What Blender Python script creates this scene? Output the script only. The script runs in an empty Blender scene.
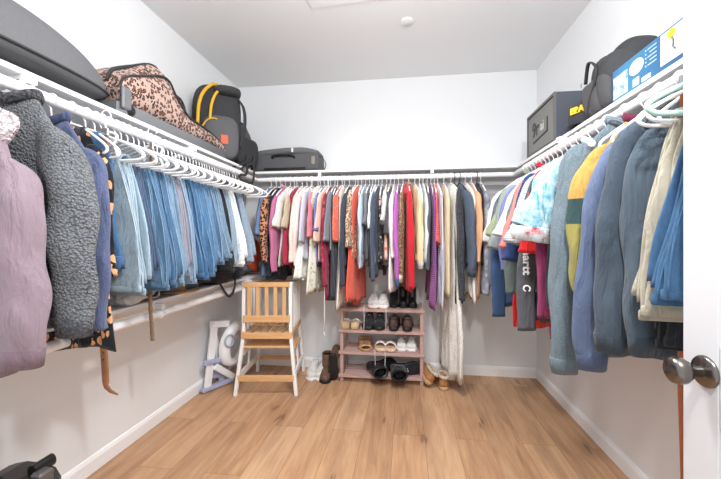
import bpy, math, random
from mathutils import Vector, Matrix, Quaternion
S = bpy.context.scene
COL = S.collection
PI = math.pi
# ---------------------------------------------------------------- camera geometry (room axes: X right, Y deep, Z up)
YAW = math.radians(7.43); FPX = 341.0; CH = 1.18
CA, SA = math.cos(YAW), math.sin(YAW)
def ratio(u): return (u-360.5)/FPX
def y_on_x(u, X):            # depth at which the plane X = const is met by column u
    r = ratio(u); return -X*(CA+r*SA)/(SA-r*CA)
def x_on_y(u, Y):
    r = ratio(u); return Y*(r*CA-SA)/(CA+r*SA)
def dep(X, Y): return -X*SA+Y*CA
def zat(X, Y, v): return CH-(v-238.0)/FPX*dep(X, Y)

# ---------------------------------------------------------------- materials
def lin(h):
    h = h.lstrip('#'); o = []
    for i in (0, 2, 4):
        c = int(h[i:i+2], 16)/255.0
        o.append(c/12.92 if c <= .04045 else ((c+.055)/1.055)**2.4)
    return (o[0], o[1], o[2], 1)
MATS = {}
def mat_new(name, color, rough=.6, metal=0, spec=.5):
    m = bpy.data.materials.new(name); m.use_nodes = True
    b = m.node_tree.nodes['Principled BSDF']
    b.inputs['Base Color'].default_value = lin(color); b.inputs['Roughness'].default_value = rough
    b.inputs['Metallic'].default_value = metal; b.inputs['Specular IOR Level'].default_value = spec
    return m, m.node_tree, b
def coords(nt, scale=(1, 1, 1), kind='Object'):
    t = nt.nodes.new('ShaderNodeTexCoord'); mp = nt.nodes.new('ShaderNodeMapping')
    mp.inputs['Scale'].default_value = scale
    nt.links.new(t.outputs[kind], mp.inputs['Vector']); return mp.outputs['Vector']
def noise(nt, vec, scale, detail=3, rough=.5):
    n = nt.nodes.new('ShaderNodeTexNoise'); n.inputs['Scale'].default_value = scale
    n.inputs['Detail'].default_value = detail; n.inputs['Roughness'].default_value = rough
    nt.links.new(vec, n.inputs['Vector']); return n
def voro(nt, vec, scale, feature='F1'):
    n = nt.nodes.new('ShaderNodeTexVoronoi'); n.feature = feature; n.inputs['Scale'].default_value = scale
    nt.links.new(vec, n.inputs['Vector']); return n
def ramp(nt, fac, stops, const=False):
    r = nt.nodes.new('ShaderNodeValToRGB'); e = r.color_ramp.elements
    if const: r.color_ramp.interpolation = 'CONSTANT'
    while len(e) < len(stops): e.new(.5)
    for i, (p, c) in enumerate(stops):
        e[i].position = p; e[i].color = lin(c) if isinstance(c, str) else c
    nt.links.new(fac, r.inputs['Fac']); return r.outputs['Color']
def bump(nt, b, h, strength=.3, dist=.01, prev=None):
    n = nt.nodes.new('ShaderNodeBump'); n.inputs['Strength'].default_value = strength; n.inputs['Distance'].default_value = dist
    nt.links.new(h, n.inputs['Height'])
    if prev: nt.links.new(prev, n.inputs['Normal'])
    nt.links.new(n.outputs['Normal'], b.inputs['Normal']); return n.outputs['Normal']
def mix(nt, fac, a, b_):
    n = nt.nodes.new('ShaderNodeMix'); n.data_type = 'RGBA'
    for i, x in ((6, a), (7, b_)):
        if isinstance(x, str): n.inputs[i].default_value = lin(x)
        else: nt.links.new(x, n.inputs[i])
    if isinstance(fac, (int, float)): n.inputs[0].default_value = fac
    else: nt.links.new(fac, n.inputs[0])
    return n.outputs[2]
def shade(h, k):
    h = h.lstrip('#'); return '%02x%02x%02x' % tuple(max(0, min(255, int(int(h[i:i+2], 16)*k))) for i in (0, 2, 4))

def desat(h, k):
    c = [int(h[i:i+2], 16) for i in (0, 2, 4)]; g = .3*c[0]+.55*c[1]+.15*c[2]
    return '%02x%02x%02x' % tuple(int(g+(x-g)*k) for x in c)
def fab(color, kind='plain', c2=None, c3=None, scale=1.0):
    key = (color, kind, c2, c3, scale)
    if key in MATS: return MATS[key]
    m, nt, b = mat_new('fabric_'+kind+'_'+color, color, .9, 0, .2)
    b.inputs['Sheen Weight'].default_value = .15 if kind not in ('satin',) else 0
    v = coords(nt); L = nt.links
    base = None
    if kind == 'plain':
        n = noise(nt, v, 9, 3); base = mix(nt, n.outputs['Fac'], shade(color, .93), shade(color, 1.05))
    elif kind == 'satin':
        n = noise(nt, v, 14, 2); base = mix(nt, n.outputs['Fac'], shade(color, .9), shade(color, 1.08)); b.inputs['Roughness'].default_value = .35
    elif kind == 'heather':
        n = noise(nt, v, 220, 2, .7); base = ramp(nt, n.outputs['Fac'], [(.35, c2 or shade(color, .8)), (.65, color)])
    elif kind == 'denim':
        color = shade(desat(color, .84), .86)
        v2 = coords(nt, (1, 1, .3)); n = noise(nt, v2, 150, 3, .7); n2 = noise(nt, v, 6, 3)
        a = ramp(nt, n.outputs['Fac'], [(.3, shade(color, .80)), (.7, shade(color, 1.16))])
        base = mix(nt, n2.outputs['Fac'], a, shade(color, 1.1))
    elif kind == 'leopard':
        nn = noise(nt, v, 30*scale, 2)
        mxv = nt.nodes.new('ShaderNodeVectorMath'); mxv.operation = 'MULTIPLY_ADD'
        L.new(nn.outputs['Color'], mxv.inputs[0]); mxv.inputs[1].default_value = (.018/scale,)*3; L.new(v, mxv.inputs[2])
        vo = voro(nt, mxv.outputs[0], 38*scale)
        base = ramp(nt, vo.outputs['Distance'], [(0, c2 or '8a5a44'), (.30, c3 or '2a1c1a'), (.50, color)], True)
    elif kind == 'floral':
        vo = voro(nt, v, 22*scale); nn = noise(nt, v, 40*scale, 3)
        ad = nt.nodes.new('ShaderNodeMath'); ad.operation = 'MULTIPLY_ADD'; L.new(nn.outputs['Fac'], ad.inputs[0]); ad.inputs[1].default_value = .5
        L.new(vo.outputs['Distance'], ad.inputs[2])
        msk = ramp(nt, ad.outputs[0], [(0, 'ffffff'), (.56, '000000')], True)
        pick = ramp(nt, vo.outputs['Color'], [(0, c2), (.5, c3 or c2)], True)
        base = mix(nt, msk, color, pick)
    elif kind == 'leaf':
        vv = coords(nt, (1.6, 1, .7)); vo = voro(nt, vv, 16*scale); nn = noise(nt, v, 28*scale, 1)
        ad = nt.nodes.new('ShaderNodeMath'); ad.operation = 'MULTIPLY_ADD'; L.new(nn.outputs['Fac'], ad.inputs[0]); ad.inputs[1].default_value = .7
        L.new(vo.outputs['Distance'], ad.inputs[2])
        msk = ramp(nt, ad.outputs[0], [(0, 'ffffff'), (.70, '000000')], True)
        base = mix(nt, msk, color, c2)
    elif kind in ('stripe', 'hstripe'):
        w = nt.nodes.new('ShaderNodeTexWave'); w.bands_direction = 'Z' if kind == 'hstripe' else 'X'
        w.inputs['Scale'].default_value = 10*scale; w.inputs['Distortion'].default_value = .4; L.new(v, w.inputs['Vector'])
        base = ramp(nt, w.outputs['Fac'], [(0, color), (.72, c2)], True)
    elif kind == 'tie':
        n = noise(nt, v, 17*scale, 5, .65); base = ramp(nt, n.outputs['Fac'], [(.36, c2), (.5, color), (.64, c3 or color)])
    elif kind == 'speck':
        vo = voro(nt, v, 160*scale); base = ramp(nt, vo.outputs['Distance'], [(0, c2), (.28, color)], True)
    elif kind == 'sherpa':
        vo = voro(nt, v, 95*scale); n = noise(nt, v, 60, 2)
        base = ramp(nt, vo.outputs['Distance'], [(.1, shade(color, 1.12)), (.75, shade(color, .8))])
    elif kind == 'herring':
        w = nt.nodes.new('ShaderNodeTexWave'); w.bands_direction = 'DIAGONAL'; w.inputs['Scale'].default_value = 60*scale
        w.inputs['Distortion'].default_value = 1; L.new(v, w.inputs['Vector'])
        base = ramp(nt, w.outputs['Fac'], [(.3, color), (.6, c2)])
    elif kind == 'blocks':      # wide colour bands that are part of the garment
        sx = nt.nodes.new('ShaderNodeSeparateXYZ'); L.new(coords(nt), sx.inputs[0])
        mr = nt.nodes.new('ShaderNodeMapRange'); mr.inputs[1].default_value = -1; mr.inputs[2].default_value = 0; L.new(sx.outputs['Z'], mr.inputs[0])
        base = ramp(nt, mr.outputs[0], [(0, c3), (.56, color), (.65, c2)], True)
    elif kind == 'lace':
        vo = voro(nt, v, 60*scale); base = ramp(nt, vo.outputs['Distance'], [(.2, c2 or shade(color, .85)), (.45, color)])
    L.new(base, b.inputs['Base Color'])
    n1 = noise(nt, coords(nt, (1, 1, .28)), 20, 4, .55); n1.inputs['Distortion'].default_value = .6
    nb = bump(nt, b, n1.outputs['Fac'], .35 if kind == 'denim' else .8, .03)
    if kind == 'sherpa':
        vo2 = voro(nt, v, 95*scale)
        inv = nt.nodes.new('ShaderNodeMath'); inv.operation = 'SUBTRACT'; inv.inputs[0].default_value = 1; L.new(vo2.outputs['Distance'], inv.inputs[1])
        bump(nt, b, inv.outputs[0], .9, .012, nb)
    else:
        n2 = noise(nt, v, 380, 1); bump(nt, b, n2.outputs['Fac'], .18, .003, nb)
    MATS[key] = m; return m

def simple(name, color, rough=.5, metal=0, bscale=0, bstr=.1, vary=.0):
    key = ('s', name)
    if key in MATS: return MATS[key]
    m, nt, b = mat_new(name, color, rough, metal)
    v = coords(nt); n = noise(nt, v, bscale or 12, 3)
    nt.links.new(mix(nt, n.outputs['Fac'], shade(color, 1-vary-.015), shade(color, 1+vary+.015)), b.inputs['Base Color'])
    if bscale: bump(nt, b, n.outputs['Fac'], bstr, .004)
    MATS[key] = m; return m

# ---------------------------------------------------------------- mesh builder
class MB:
    def __init__(s): s.v = []; s.f = []
    def loft(s, rings, cap0=True, cap1=True, closed=True):
        n = len(rings[0]); b = len(s.v)
        for r in rings: s.v += [tuple(p) for p in r]
        for i in range(len(rings)-1):
            for j in range(n if closed else n-1):
                k = (j+1) % n
                s.f.append((b+i*n+j, b+i*n+k, b+(i+1)*n+k, b+(i+1)*n+j))
        if cap0: s.f.append(tuple(b+j for j in range(n))[::-1])
        if cap1: s.f.append(tuple(b+(len(rings)-1)*n+j for j in range(n)))
        return s
    def tube(s, path, r, n=8, closed=False, flat=1.0, up=None):
        P = [Vector(p) for p in path]; m = len(P)
        rr = r if isinstance(r, (list, tuple)) else [r]*m
        rings = []; nrm = None
        for i in range(m):
            a = P[i-1] if (i > 0 or closed) else P[i]; c = P[(i+1) % m] if (i < m-1 or closed) else P[i]
            t = (c-a)
            t = t.normalized() if t.length > 1e-9 else Vector((0, 0, 1))
            if nrm is None:
                ref = Vector(up) if up else (Vector((0, 0, 1)) if abs(t.z) < .9 else Vector((1, 0, 0)))
                nrm = (ref-t*ref.dot(t)).normalized()
            else:
                q = nrm-t*nrm.dot(t); nrm = q.normalized() if q.length > 1e-6 else nrm
            bn = t.cross(nrm)
            rings.append([P[i]+nrm*(rr[i]*flat*math.cos(2*PI*j/n))+bn*(rr[i]*math.sin(2*PI*j/n)) for j in range(n)])
        if closed: rings.append(rings[0]); s.loft(rings, False, False)
        else: s.loft(rings)
        return s
    def box(s, c, d, M=None, bev=0):
        x, y, z = d[0]/2, d[1]/2, d[2]/2; b = len(s.v)
        if bev <= 0 or bev >= min(x, y, z):
            pts = [(-x, -y, -z), (x, -y, -z), (x, y, -z), (-x, y, -z), (-x, -y, z), (x, -y, z), (x, y, z), (-x, y, z)]
            fs = [(0, 3, 2, 1), (4, 5, 6, 7), (0, 1, 5, 4), (1, 2, 6, 5), (2, 3, 7, 6), (3, 0, 4, 7)]
        else:
            def ring(ax, ay, z_, q):
                o = []
                for sx, sy, order in ((1, 1, 0), (-1, 1, 1), (-1, -1, 2), (1, -1, 3)):
                    p1 = (sx*ax, sy*(ay-q), z_); p2 = (sx*(ax-q), sy*ay, z_)
                    o += [p1, p2] if order in (0, 2) else [p2, p1]
                return o
            rs = [ring(x-bev, y-bev, -z, bev*.6), ring(x, y, -z+bev, bev), ring(x, y, z-bev, bev), ring(x-bev, y-bev, z, bev*.6)]
            pts = [p for r in rs for p in r]; fs = []
            for i in range(3):
                for j in range(8): fs.append((i*8+j, i*8+(j+1) % 8, (i+1)*8+(j+1) % 8, (i+1)*8+j))
            fs += [tuple(range(8))[::-1], tuple(range(24, 32))]
        for p in pts:
            q = Vector(p)
            if M is not None: q = M @ q
            s.v.append(tuple(q+Vector(c)))
        s.f += [tuple(b+i for i in f) for f in fs]; return s
    def bar(s, p, q, w, h, up=(0, 0, 1), bev=0):
        p = Vector(p); q = Vector(q); t = (q-p).normalized(); u = Vector(up); side = t.cross(u)
        side.normalize(); u = side.cross(t).normalized()
        M = Matrix((side, t, u)).transposed()
        return s.box((p+q)/2, (w, (q-p).length, h), M, bev)
    def prism(s, poly, axis, a, b_):       # polygon in the two other axes, extruded along axis
        def mk(p, d): return {'x': (d, p[0], p[1]), 'y': (p[0], d, p[1]), 'z': (p[0], p[1], d)}[axis]
        return s.loft([[mk(p, a) for p in poly], [mk(p, b_) for p in poly]])
    def sphere(s, c, r, n=14, m=9, M=None):
        r = r if isinstance(r, (tuple, list)) else (r, r, r); rings = []
        for i in range(m+1):
            t = PI*(i+.02)/(m+.04); k = math.sin(t); rg = []
            for j in range(n):
                a = 2*PI*j/n; p = Vector((r[0]*k*math.cos(a), r[1]*k*math.sin(a), -r[2]*math.cos(t)))
                if M is not None: p = M @ p
                rg.append(p+Vector(c))
            rings.append(rg)
        return s.loft(rings)
    def done(s, name, mat, parent=None, smooth=True, bevel=0, fix=True):
        me = bpy.data.meshes.new(name); me.from_pydata(s.v, [], s.f); me.validate()
        if fix:
            import bmesh
            bm = bmesh.new(); bm.from_mesh(me); bmesh.ops.recalc_face_normals(bm, faces=bm.faces); bm.to_mesh(me); bm.free()
        me.materials.append(mat); o = bpy.data.objects.new(name, me); COL.objects.link(o)
        if parent is not None: o.parent = parent
        for p in me.polygons: p.use_smooth = bool(smooth)
        if smooth and smooth != 'all':
            try: me.set_sharp_from_angle(angle=math.radians(50))
            except Exception: pass
        if bevel:
            b = o.modifiers.new('b', 'BEVEL'); b.width = bevel; b.segments = 2; b.limit_method = 'ANGLE'
        return o
def catmull(P, n):
    out = []; m = len(P)
    for i in range(m-1):
        p0 = P[max(0, i-1)]; p1 = P[i]; p2 = P[i+1]; p3 = P[min(m-1, i+2)]
        for k in range(n):
            t = k/n
            out.append(tuple(.5*((2*b)+(-a+c)*t+(2*a-5*b+4*c-d)*t*t+(-a+3*b-3*c+d)*t**3) for a, b, c, d in zip(p0, p1, p2, p3)))
    out.append(tuple(P[-1])); return out
def thing(name, label, cat, loc=(0, 0, 0), rz=0, group=None):
    o = bpy.data.objects.new(name, None); COL.objects.link(o); o.empty_display_size = .05
    o.location = loc; o.rotation_euler = (0, 0, rz); tag(o, label, cat, group); return o
LABELS = {}
def tag(o, label, cat, group=None):
    o['label'] = label; o['category'] = cat
    if group: o['group'] = group
    n = len(label.replace(',', ' ').split())
    if n < 4 or n > 16: print('LABEL LENGTH', n, label)
    if label in LABELS and not group: print('DUP LABEL', label)
    LABELS[label] = 1
    return o
def struct(o): o['kind'] = 'structure'; return o

# ---------------------------------------------------------------- room shell
XL, XR, YB, YF, ZC = -1.567, 1.104, 3.045, 0.12, 2.6
def wallmat(name, c):
    m, nt, b = mat_new(name, c, .55, 0, .3); v = coords(nt)
    n = noise(nt, v, 190, 2); bump(nt, b, n.outputs['Fac'], .06, .002); return m
WM = wallmat('wall_paint', 'e7e9eb'); CM = wallmat('ceiling_paint', 'e4e5e6'); TM = wallmat('trim_paint', 'f0f0f0')
def floor_mat():
    m, nt, b = mat_new('oak_planks', 'b98a62', .42, 0, .35); L = nt.links
    v = coords(nt)
    rot = nt.nodes.new('ShaderNodeMapping'); rot.inputs['Rotation'].default_value = (0, 0, PI/2); rot.inputs['Location'].default_value = (.35, .07, 0)
    L.new(v, rot.inputs['Vector'])
    br = nt.nodes.new('ShaderNodeTexBrick'); br.offset = .37; br.inputs['Scale'].default_value = 1
    br.inputs['Brick Width'].default_value = 1.25; br.inputs['Row Height'].default_value = .185
    br.inputs['Mortar Size'].default_value = .0012; br.inputs['Mortar Smooth'].default_value = .3
    br.inputs['Color1'].default_value = (0, 0, 0, 1); br.inputs['Color2'].default_value = (1, 1, 1, 1); br.inputs['Mortar'].default_value = (.5, .5, .5, 1)
    L.new(rot.outputs[0], br.inputs['Vector'])
    # per-plank offset of the grain
    sep = nt.nodes.new('ShaderNodeVectorMath'); sep.operation = 'MULTIPLY_ADD'; L.new(br.outputs['Color'], sep.inputs[0]); sep.inputs[1].default_value = (7, 5, 3)
    st = nt.nodes.new('ShaderNodeMapping'); st.inputs['Scale'].default_value = (9, .9, 1); L.new(v, st.inputs['Vector']); L.new(st.outputs[0], sep.inputs[2])
    g = noise(nt, sep.outputs[0], 1.7, 8, .62); g.inputs['Distortion'].default_value = .9
    st2 = nt.nodes.new('ShaderNodeMapping'); st2.inputs['Scale'].default_value = (70, 3, 1); L.new(v, st2.inputs['Vector'])
    g2 = noise(nt, st2.outputs[0], 2.0, 4, .6)
    col = ramp(nt, g.outputs['Fac'], [(.25, '6a4a38'), (.40, '9c7252'), (.52, 'c0946f'), (.70, 'd6b08c')])
    tint = ramp(nt, br.outputs['Color'], [(0, '8a6a54'), (.3, 'c09571'), (.6, 'cba17c'), (1, 'e0bd9a')])
    c1 = mix(nt, .42, col, tint)
    fine = ramp(nt, g2.outputs['Fac'], [(.3, 'a27b5b'), (.65, 'd8b18c')]); c2 = mix(nt, .25, c1, fine)
    km = nt.nodes.new('ShaderNodeMapping'); km.inputs['Scale'].default_value = (2.7, 1.05, 1); L.new(v, km.inputs['Vector'])
    kd = nt.nodes.new('ShaderNodeVectorMath'); kd.operation = 'MULTIPLY_ADD'; L.new(g.outputs['Color'], kd.inputs[0]); kd.inputs[1].default_value = (.5, .35, 0); L.new(km.outputs[0], kd.inputs[2])
    kn = voro(nt, kd.outputs[0], 1.0); kn.voronoi_dimensions = '2D'; kmask = ramp(nt, kn.outputs['Distance'], [(.025, 'd0d0d0'), (.06, '6a6a6a'), (.20, '000000')])
    c3 = mix(nt, kmask, c2, '5b3c2a')
    pm = nt.nodes.new('ShaderNodeMapping'); pm.inputs['Scale'].default_value = (6, .8, 1); L.new(sep.outputs[0], pm.inputs['Vector']); pm.inputs['Scale'].default_value = (.55, .9, 1)
    pn = noise(nt, pm.outputs[0], 1.6, 3, .6); pk = ramp(nt, pn.outputs['Fac'], [(.50, '000000'), (.72, '8c8c8c')]); c3 = mix(nt, pk, c3, '7a5541')
    c4 = mix(nt, br.outputs['Fac'], c3, '7d5b41')
    L.new(c4, b.inputs['Base Color']); bump(nt, b, g2.outputs['Fac'], .05, .002); return m
def slab(name, c, d, m): return struct(MB().box(c, d).done(name, m, None, False))
W = XR-XL; XM = (XL+XR)/2; LY = YB-YF
slab('floor', (XM, (YB+YF)/2, -.05), (W+.2, LY+.2, .1), floor_mat())
slab('ceiling', (XM, (YB+YF)/2, ZC+.05), (W+.2, LY+.2, .1), CM)
slab('wall_left', (XL-.05, (YB+YF)/2, ZC/2), (.1, LY, ZC), WM)
slab('wall_right', (XR+.05, (YB+YF)/2, ZC/2), (.1, LY, ZC), WM)
slab('wall_back', (XM, YB+.05, ZC/2), (W+.2, .1, ZC), WM)
def baseb(name, axis, at, a, b_):
    h, t = .084, .014
    if axis == 'x':   # along Y at X=at, sign into room
        s = 1 if at < 0 else -1
        prof = [(at, 0), (at+s*t, 0), (at+s*t, h-.02), (at+s*.007, h-.004), (at, h)]
        o = MB().prism(prof, 'y', a, b_).done(name, TM, None, False)
    else:
        prof = [(at, 0), (at-t, 0), (at-t, h-.02), (at-.007, h-.004), (at, h)]
        o = MB().prism(prof, 'x', a, b_).done(name, TM, None, False)
    struct(o)
baseb('baseboard_left', 'x', XL, YF, YB); baseb('baseboard_right', 'x', XR, YF, YB); baseb('baseboard_back', 'y', YB, XL+.014, XR-.014)
# access hatch with trim at the edge of view and a round sprinkler cover
hx0, hx1 = x_on_y(309, 2.03), x_on_y(392, 2.03)
h = MB(); h.box(((hx0+hx1)/2, 1.80, ZC-.0035), (hx1-hx0, .46, .007), Matrix.Rotation(math.radians(-3), 3, 'Z'))
struct(h.done('trim_1', CM, None, False))
sp = MB(); cx, cy = x_on_y(407, 2.25), 2.25
sp.loft([[(cx+r*math.cos(2*PI*k/28), cy+r*math.sin(2*PI*k/28), z) for k in range(28)] for r, z in ((.040, ZC-.001), (.042, ZC-.006), (.042, ZC-.010), (.038, ZC-.013))])
tag(sp.done('sprinkler_cover', CM), 'small round white sprinkler cover plate on the ceiling', 'sprinkler cover')

# ---------------------------------------------------------------- closet shelves and rods
SHM = wallmat('shelf_paint', 'ededee'); ROD = simple('rod_white', 'f2f2f3', .3)
ZR, RR = 1.668, .019; XRL, XRR, YRB = -1.24, .835, 2.745; ZS = 1.738
Y0 = .30
GS = 'white shelves of the closet'
def shelf(poly, z, name, label):
    t = thing(name, label, 'shelf', (0, 0, 0), 0); t['group'] = GS
    MB().prism(poly, 'z', z-.019, z).done('shelf_board', SHM, t, False, .002); return t
s1 = shelf([(XL+.001, Y0), (-1.247, Y0), (-1.247, 2.728), (XL+.001, YB-.001)], ZS, 'upper_shelf', 'long white upper shelf on the wall with the jeans, carrying the leopard print bag')
s2 = shelf([(-1.246, 2.729), (.849, 2.729), (XR-.001, YB-.001), (XL+.002, YB-.001)], ZS, 'upper_shelf', 'white upper shelf across the back wall, carrying the grey flat suitcase')
s3 = shelf([(.85, Y0+.5), (XR-.001, Y0+.5), (XR-.001, YB-.002), (.85, 2.728)], ZS, 'upper_shelf', 'white upper shelf beside the door, carrying the safe and the blue box')
s4 = shelf([(XL+.001, Y0), (-1.262, Y0), (-1.262, YB-.016), (XL+.001, YB-.016)], .862, 'lower_shelf', 'white lower shelf under the hanging jeans with bags lying on it')
cl = MB(); cl.box((XL+.009, (Y0+YB)/2, ZS-.064), (.016, YB-Y0-.002, .088)); cl.done('wall_cleat', SHM, s1, False)
cl = MB(); cl.box((XM, YB-.009, ZS-.064), (W-.04, .016, .088)); cl.done('wall_cleat', SHM, s2, False)
cl = MB(); cl.box((XR-.009, (Y0+.5+YB)/2, ZS-.064), (.016, YB-Y0-.502, .088)); cl.done('wall_cleat', SHM, s3, False)
cl = MB(); cl.box((XL+.009, (Y0+YB)/2, .862-.064), (.016, YB-Y0-.032, .088)); cl.done('wall_cleat', SHM, s4, False)
def bracket(x, y, axis, sgn, par, zr=ZR, zs=ZS):
    m = MB()      # saddle plate under the shelf with a hook round the rod and an arm back to the wall
    if axis == 'x':
        m.box((x, y, (zr+zs-.019)/2+.012), (.04, .024, zs-.019-zr-.02)); m.box((x+sgn*.15, y, zs-.026), (.30, .02, .012))
        pts = [(x+.021*math.cos(a), y, zr+.021*math.sin(a)) for a in [math.radians(q) for q in range(-200, 60, 20)]]
        m.tube(pts, .006, 6, flat=1)
        m.bar((x+sgn*.02, y, zr+.015), (x+sgn*.30, y, zs-.13), .018, .008, (0, 1, 0))
    else:
        m.box((x, y, (zr+zs-.019)/2+.012), (.024, .04, zs-.019-zr-.02)); m.box((x, y+.15, zs-.026), (.02, .30, .012))
        pts = [(x, y+.021*math.cos(a), zr+.021*math.sin(a)) for a in [math.radians(q) for q in range(-200, 60, 20)]]
        m.tube(pts, .006, 6)
        m.bar((x, y+.02, zr+.015), (x, y+.285, zs-.13), .018, .008, (1, 0, 0))
    m.done('rod_bracket', SHM, par, False)
for y in (.98, 1.86): bracket(XRL, y, 'x', -1, s1)
for y in (.9, 1.6, 2.6): bracket(XRL-.005, y, 'x', -1, s4, .795, .862)
for x in (x_on_y(320, YRB), x_on_y(432, YRB)): bracket(x, YRB, 'y', 1, s2)
for y in (1.02, 1.95): bracket(XRR, y, 'x', .82, s3)
def rod(p, q, label, r=RR): 
    o = MB().tube([p, q], r, 20).done('closet_rod', ROD); tag(o, label, 'rod', 'white closet rods'); return o
rod((XRL, Y0, ZR), (XRL, YRB+.015, ZR), 'long white rod holding the jeans and coats under the upper shelf')
rod((XRL+.018, YRB, ZR), (XRR-.018, YRB, ZR), 'white rod along the back wall, packed with tops and dresses')
rod((XRR, Y0+.5, ZR), (XRR, YRB+.015, ZR), 'white rod beside the door, holding sweatshirts and shirts')
rod((XRL-.005, Y0, .795), (XRL-.005, YB-.02, .795), 'bare white rod below the lower shelf')

# ---------------------------------------------------------------- hangers
HM = {'white': simple('hanger_white', 'f4f4f4', .35), 'black': simple('hanger_black', '26262a', .5), 'mint': simple('hanger_mint', 'b9ddd2', .35),
      'grey': simple('hanger_grey', '8b8d92', .55)}
WIRE = simple('hanger_hook_white', 'e9e9ea', .3); STEEL = simple('steel_hook', 'b0b2b5', .25, 1)
HANG = {}
def hanger_meshes(color, wd):
    k = (color, wd)
    if k in HANG: return HANG[k]
    R_ = RR+.0035; pts = [(R_*math.cos(math.radians(a)), 0, R_*math.sin(math.radians(a))) for a in range(-25, 200, 15)]
    pts += [(-.012, 0, -.018), (-.002, 0, -.030), (0, 0, -.062)]
    a = MB().tube(pts, .0026, 7, up=(0, 1, 0)).done('hook', STEEL if color == 'mint' else HM[color] if color != 'grey' else STEEL, None, 'all')
    w = wd/2; P = [(0, -.060), (.05, -.078), (w*.72, -.115), (w, -.150), (w-.008, -.172), (w-.05, -.178), (0, -.178)]
    P = P+[(-x, z) for x, z in P[-2:0:-1]]
    path = catmull([(x, 0, z) for x, z in P]+[(0, 0, -.060)], 4)[:-1]
    b = MB().tube(path, .0052 if color != 'mint' else .0075, 7, closed=True, up=(0, 1, 0)).done('shoulder_frame', HM[color], None, 'all')
    HANG[k] = (a, b, [0]); return HANG[k]
def hanger(loc, rz, color, label, group, wd=.40):
    a, b, used = hanger_meshes(color, wd)
    t = thing('clothes_hanger', label, 'hanger', loc, rz, group)
    if not used[0]: used[0] = 1; a.parent = t; b.parent = t
    else:
        for o in (a, b):
            c = o.copy(); COL.objects.link(c); c.parent = t
    return t

# ---------------------------------------------------------------- garments
def sgnpow(x, p): return math.copysign(abs(x)**p, x)
def torso(rng, w, top, slope, L, T, flare=1.0, fold=.006, neck=.065, hemw=.006, n=34, rows=18, bulge=0, tilt=0.0, drift=.012):
    ph = [rng.uniform(0, 6.28) for _ in range(6)]; rings = []
    kx = rng.uniform(34, 52); dr = rng.uniform(-1, 1)*drift
    for i in range(rows+1):
        s = (i/rows)**.85; d = s*L
        if d < slope: q = max(d, 1e-4)/slope; hw = neck+(w/2-neck)*q**.92
        else:
            q2 = (d-slope)/(L-slope); hw = w/2*(1+(flare-1)*q2)*(1-.05*math.sin(PI*min(1, q2*1.2)))
        th = T*(.45+.55*min(1, d/.12))*(1+bulge*math.sin(PI*s))
        rg = []
        for j in range(n):
            a = 2*PI*j/n; cx_ = sgnpow(math.cos(a), .75); sy = sgnpow(math.sin(a), .7)
            x = hw*cx_
            f = fold*(.15+s*1.1)
            y0 = f*(math.sin(kx*x+ph[0]+s*1.5)+.5*math.sin(kx*1.9*x+ph[1]-s*2))+tilt*s*x
            tt = th*(1+.25*math.sin(kx*.8*x+ph[2]+3*s))
            y0 += dr*math.sin(2.2*s+ph[0]*.3)*s
            z = top-d + (hemw*math.sin(22*x+ph[3]) + hemw*1.5*math.sin(9*x+ph[4]))*s**4
            x += .010*s*math.sin(9*d+ph[5]+(1 if x > 0 else 0))
            rg.append((x, y0+tt*sy, z))
        rings.append(rg)
    last = rings[-1]; ins = [(x*.94, y*.8, z+.02) for x, y, z in last]; ins2 = [(x*.8, y*.4, z+.05) for x, y, z in last]
    return MB().loft(rings+[ins, ins2], True, True)
def sleeve(rng, path, radii, n=16, per=6, fold=.11, ysway=.0):
    P = catmull([(p[0], r[0], p[1]) for p, r in zip(path, radii)], per); Q = catmull([(r[1], 0, 0) for r in radii], per)
    m = len(P); ph = [rng.uniform(0, 6.28) for _ in range(4)]; rings = []
    for i in range(m):
        a = P[max(0, i-1)]; c = P[min(m-1, i+1)]; tx, tz = c[0]-a[0], c[2]-a[2]; l = math.hypot(tx, tz) or 1; tx /= l; tz /= l
        nx, nz = -tz, tx; s = i/(m-1); rg = []
        for j in range(n):
            an = 2*PI*j/n
            k = 1+fold*(math.sin(3*an+ph[0]+5*s)+.8*math.sin(14*s+ph[1]+an)+.5*math.sin(23*s+ph[2]-2*an))
            rn = P[i][1]*k*math.cos(an); ry = Q[i][0]*k*math.sin(an)
            rg.append((P[i][0]+nx*rn, ry+ysway*math.sin(3*s+ph[3])*s, P[i][2]+nz*rn))
        rings.append(rg)
    e = rings[-1]; c = [sum(p[k] for p in e)/n for k in range(3)]
    ins = [tuple(c[k]+(p[k]-c[k])*.8+(.012 if k == 2 else 0) for k in range(3)) for p in e]
    return MB().loft(rings+[ins], True, True), rings
def band(rings_xyz, grow, extra=None):
    return rings_xyz
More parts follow.
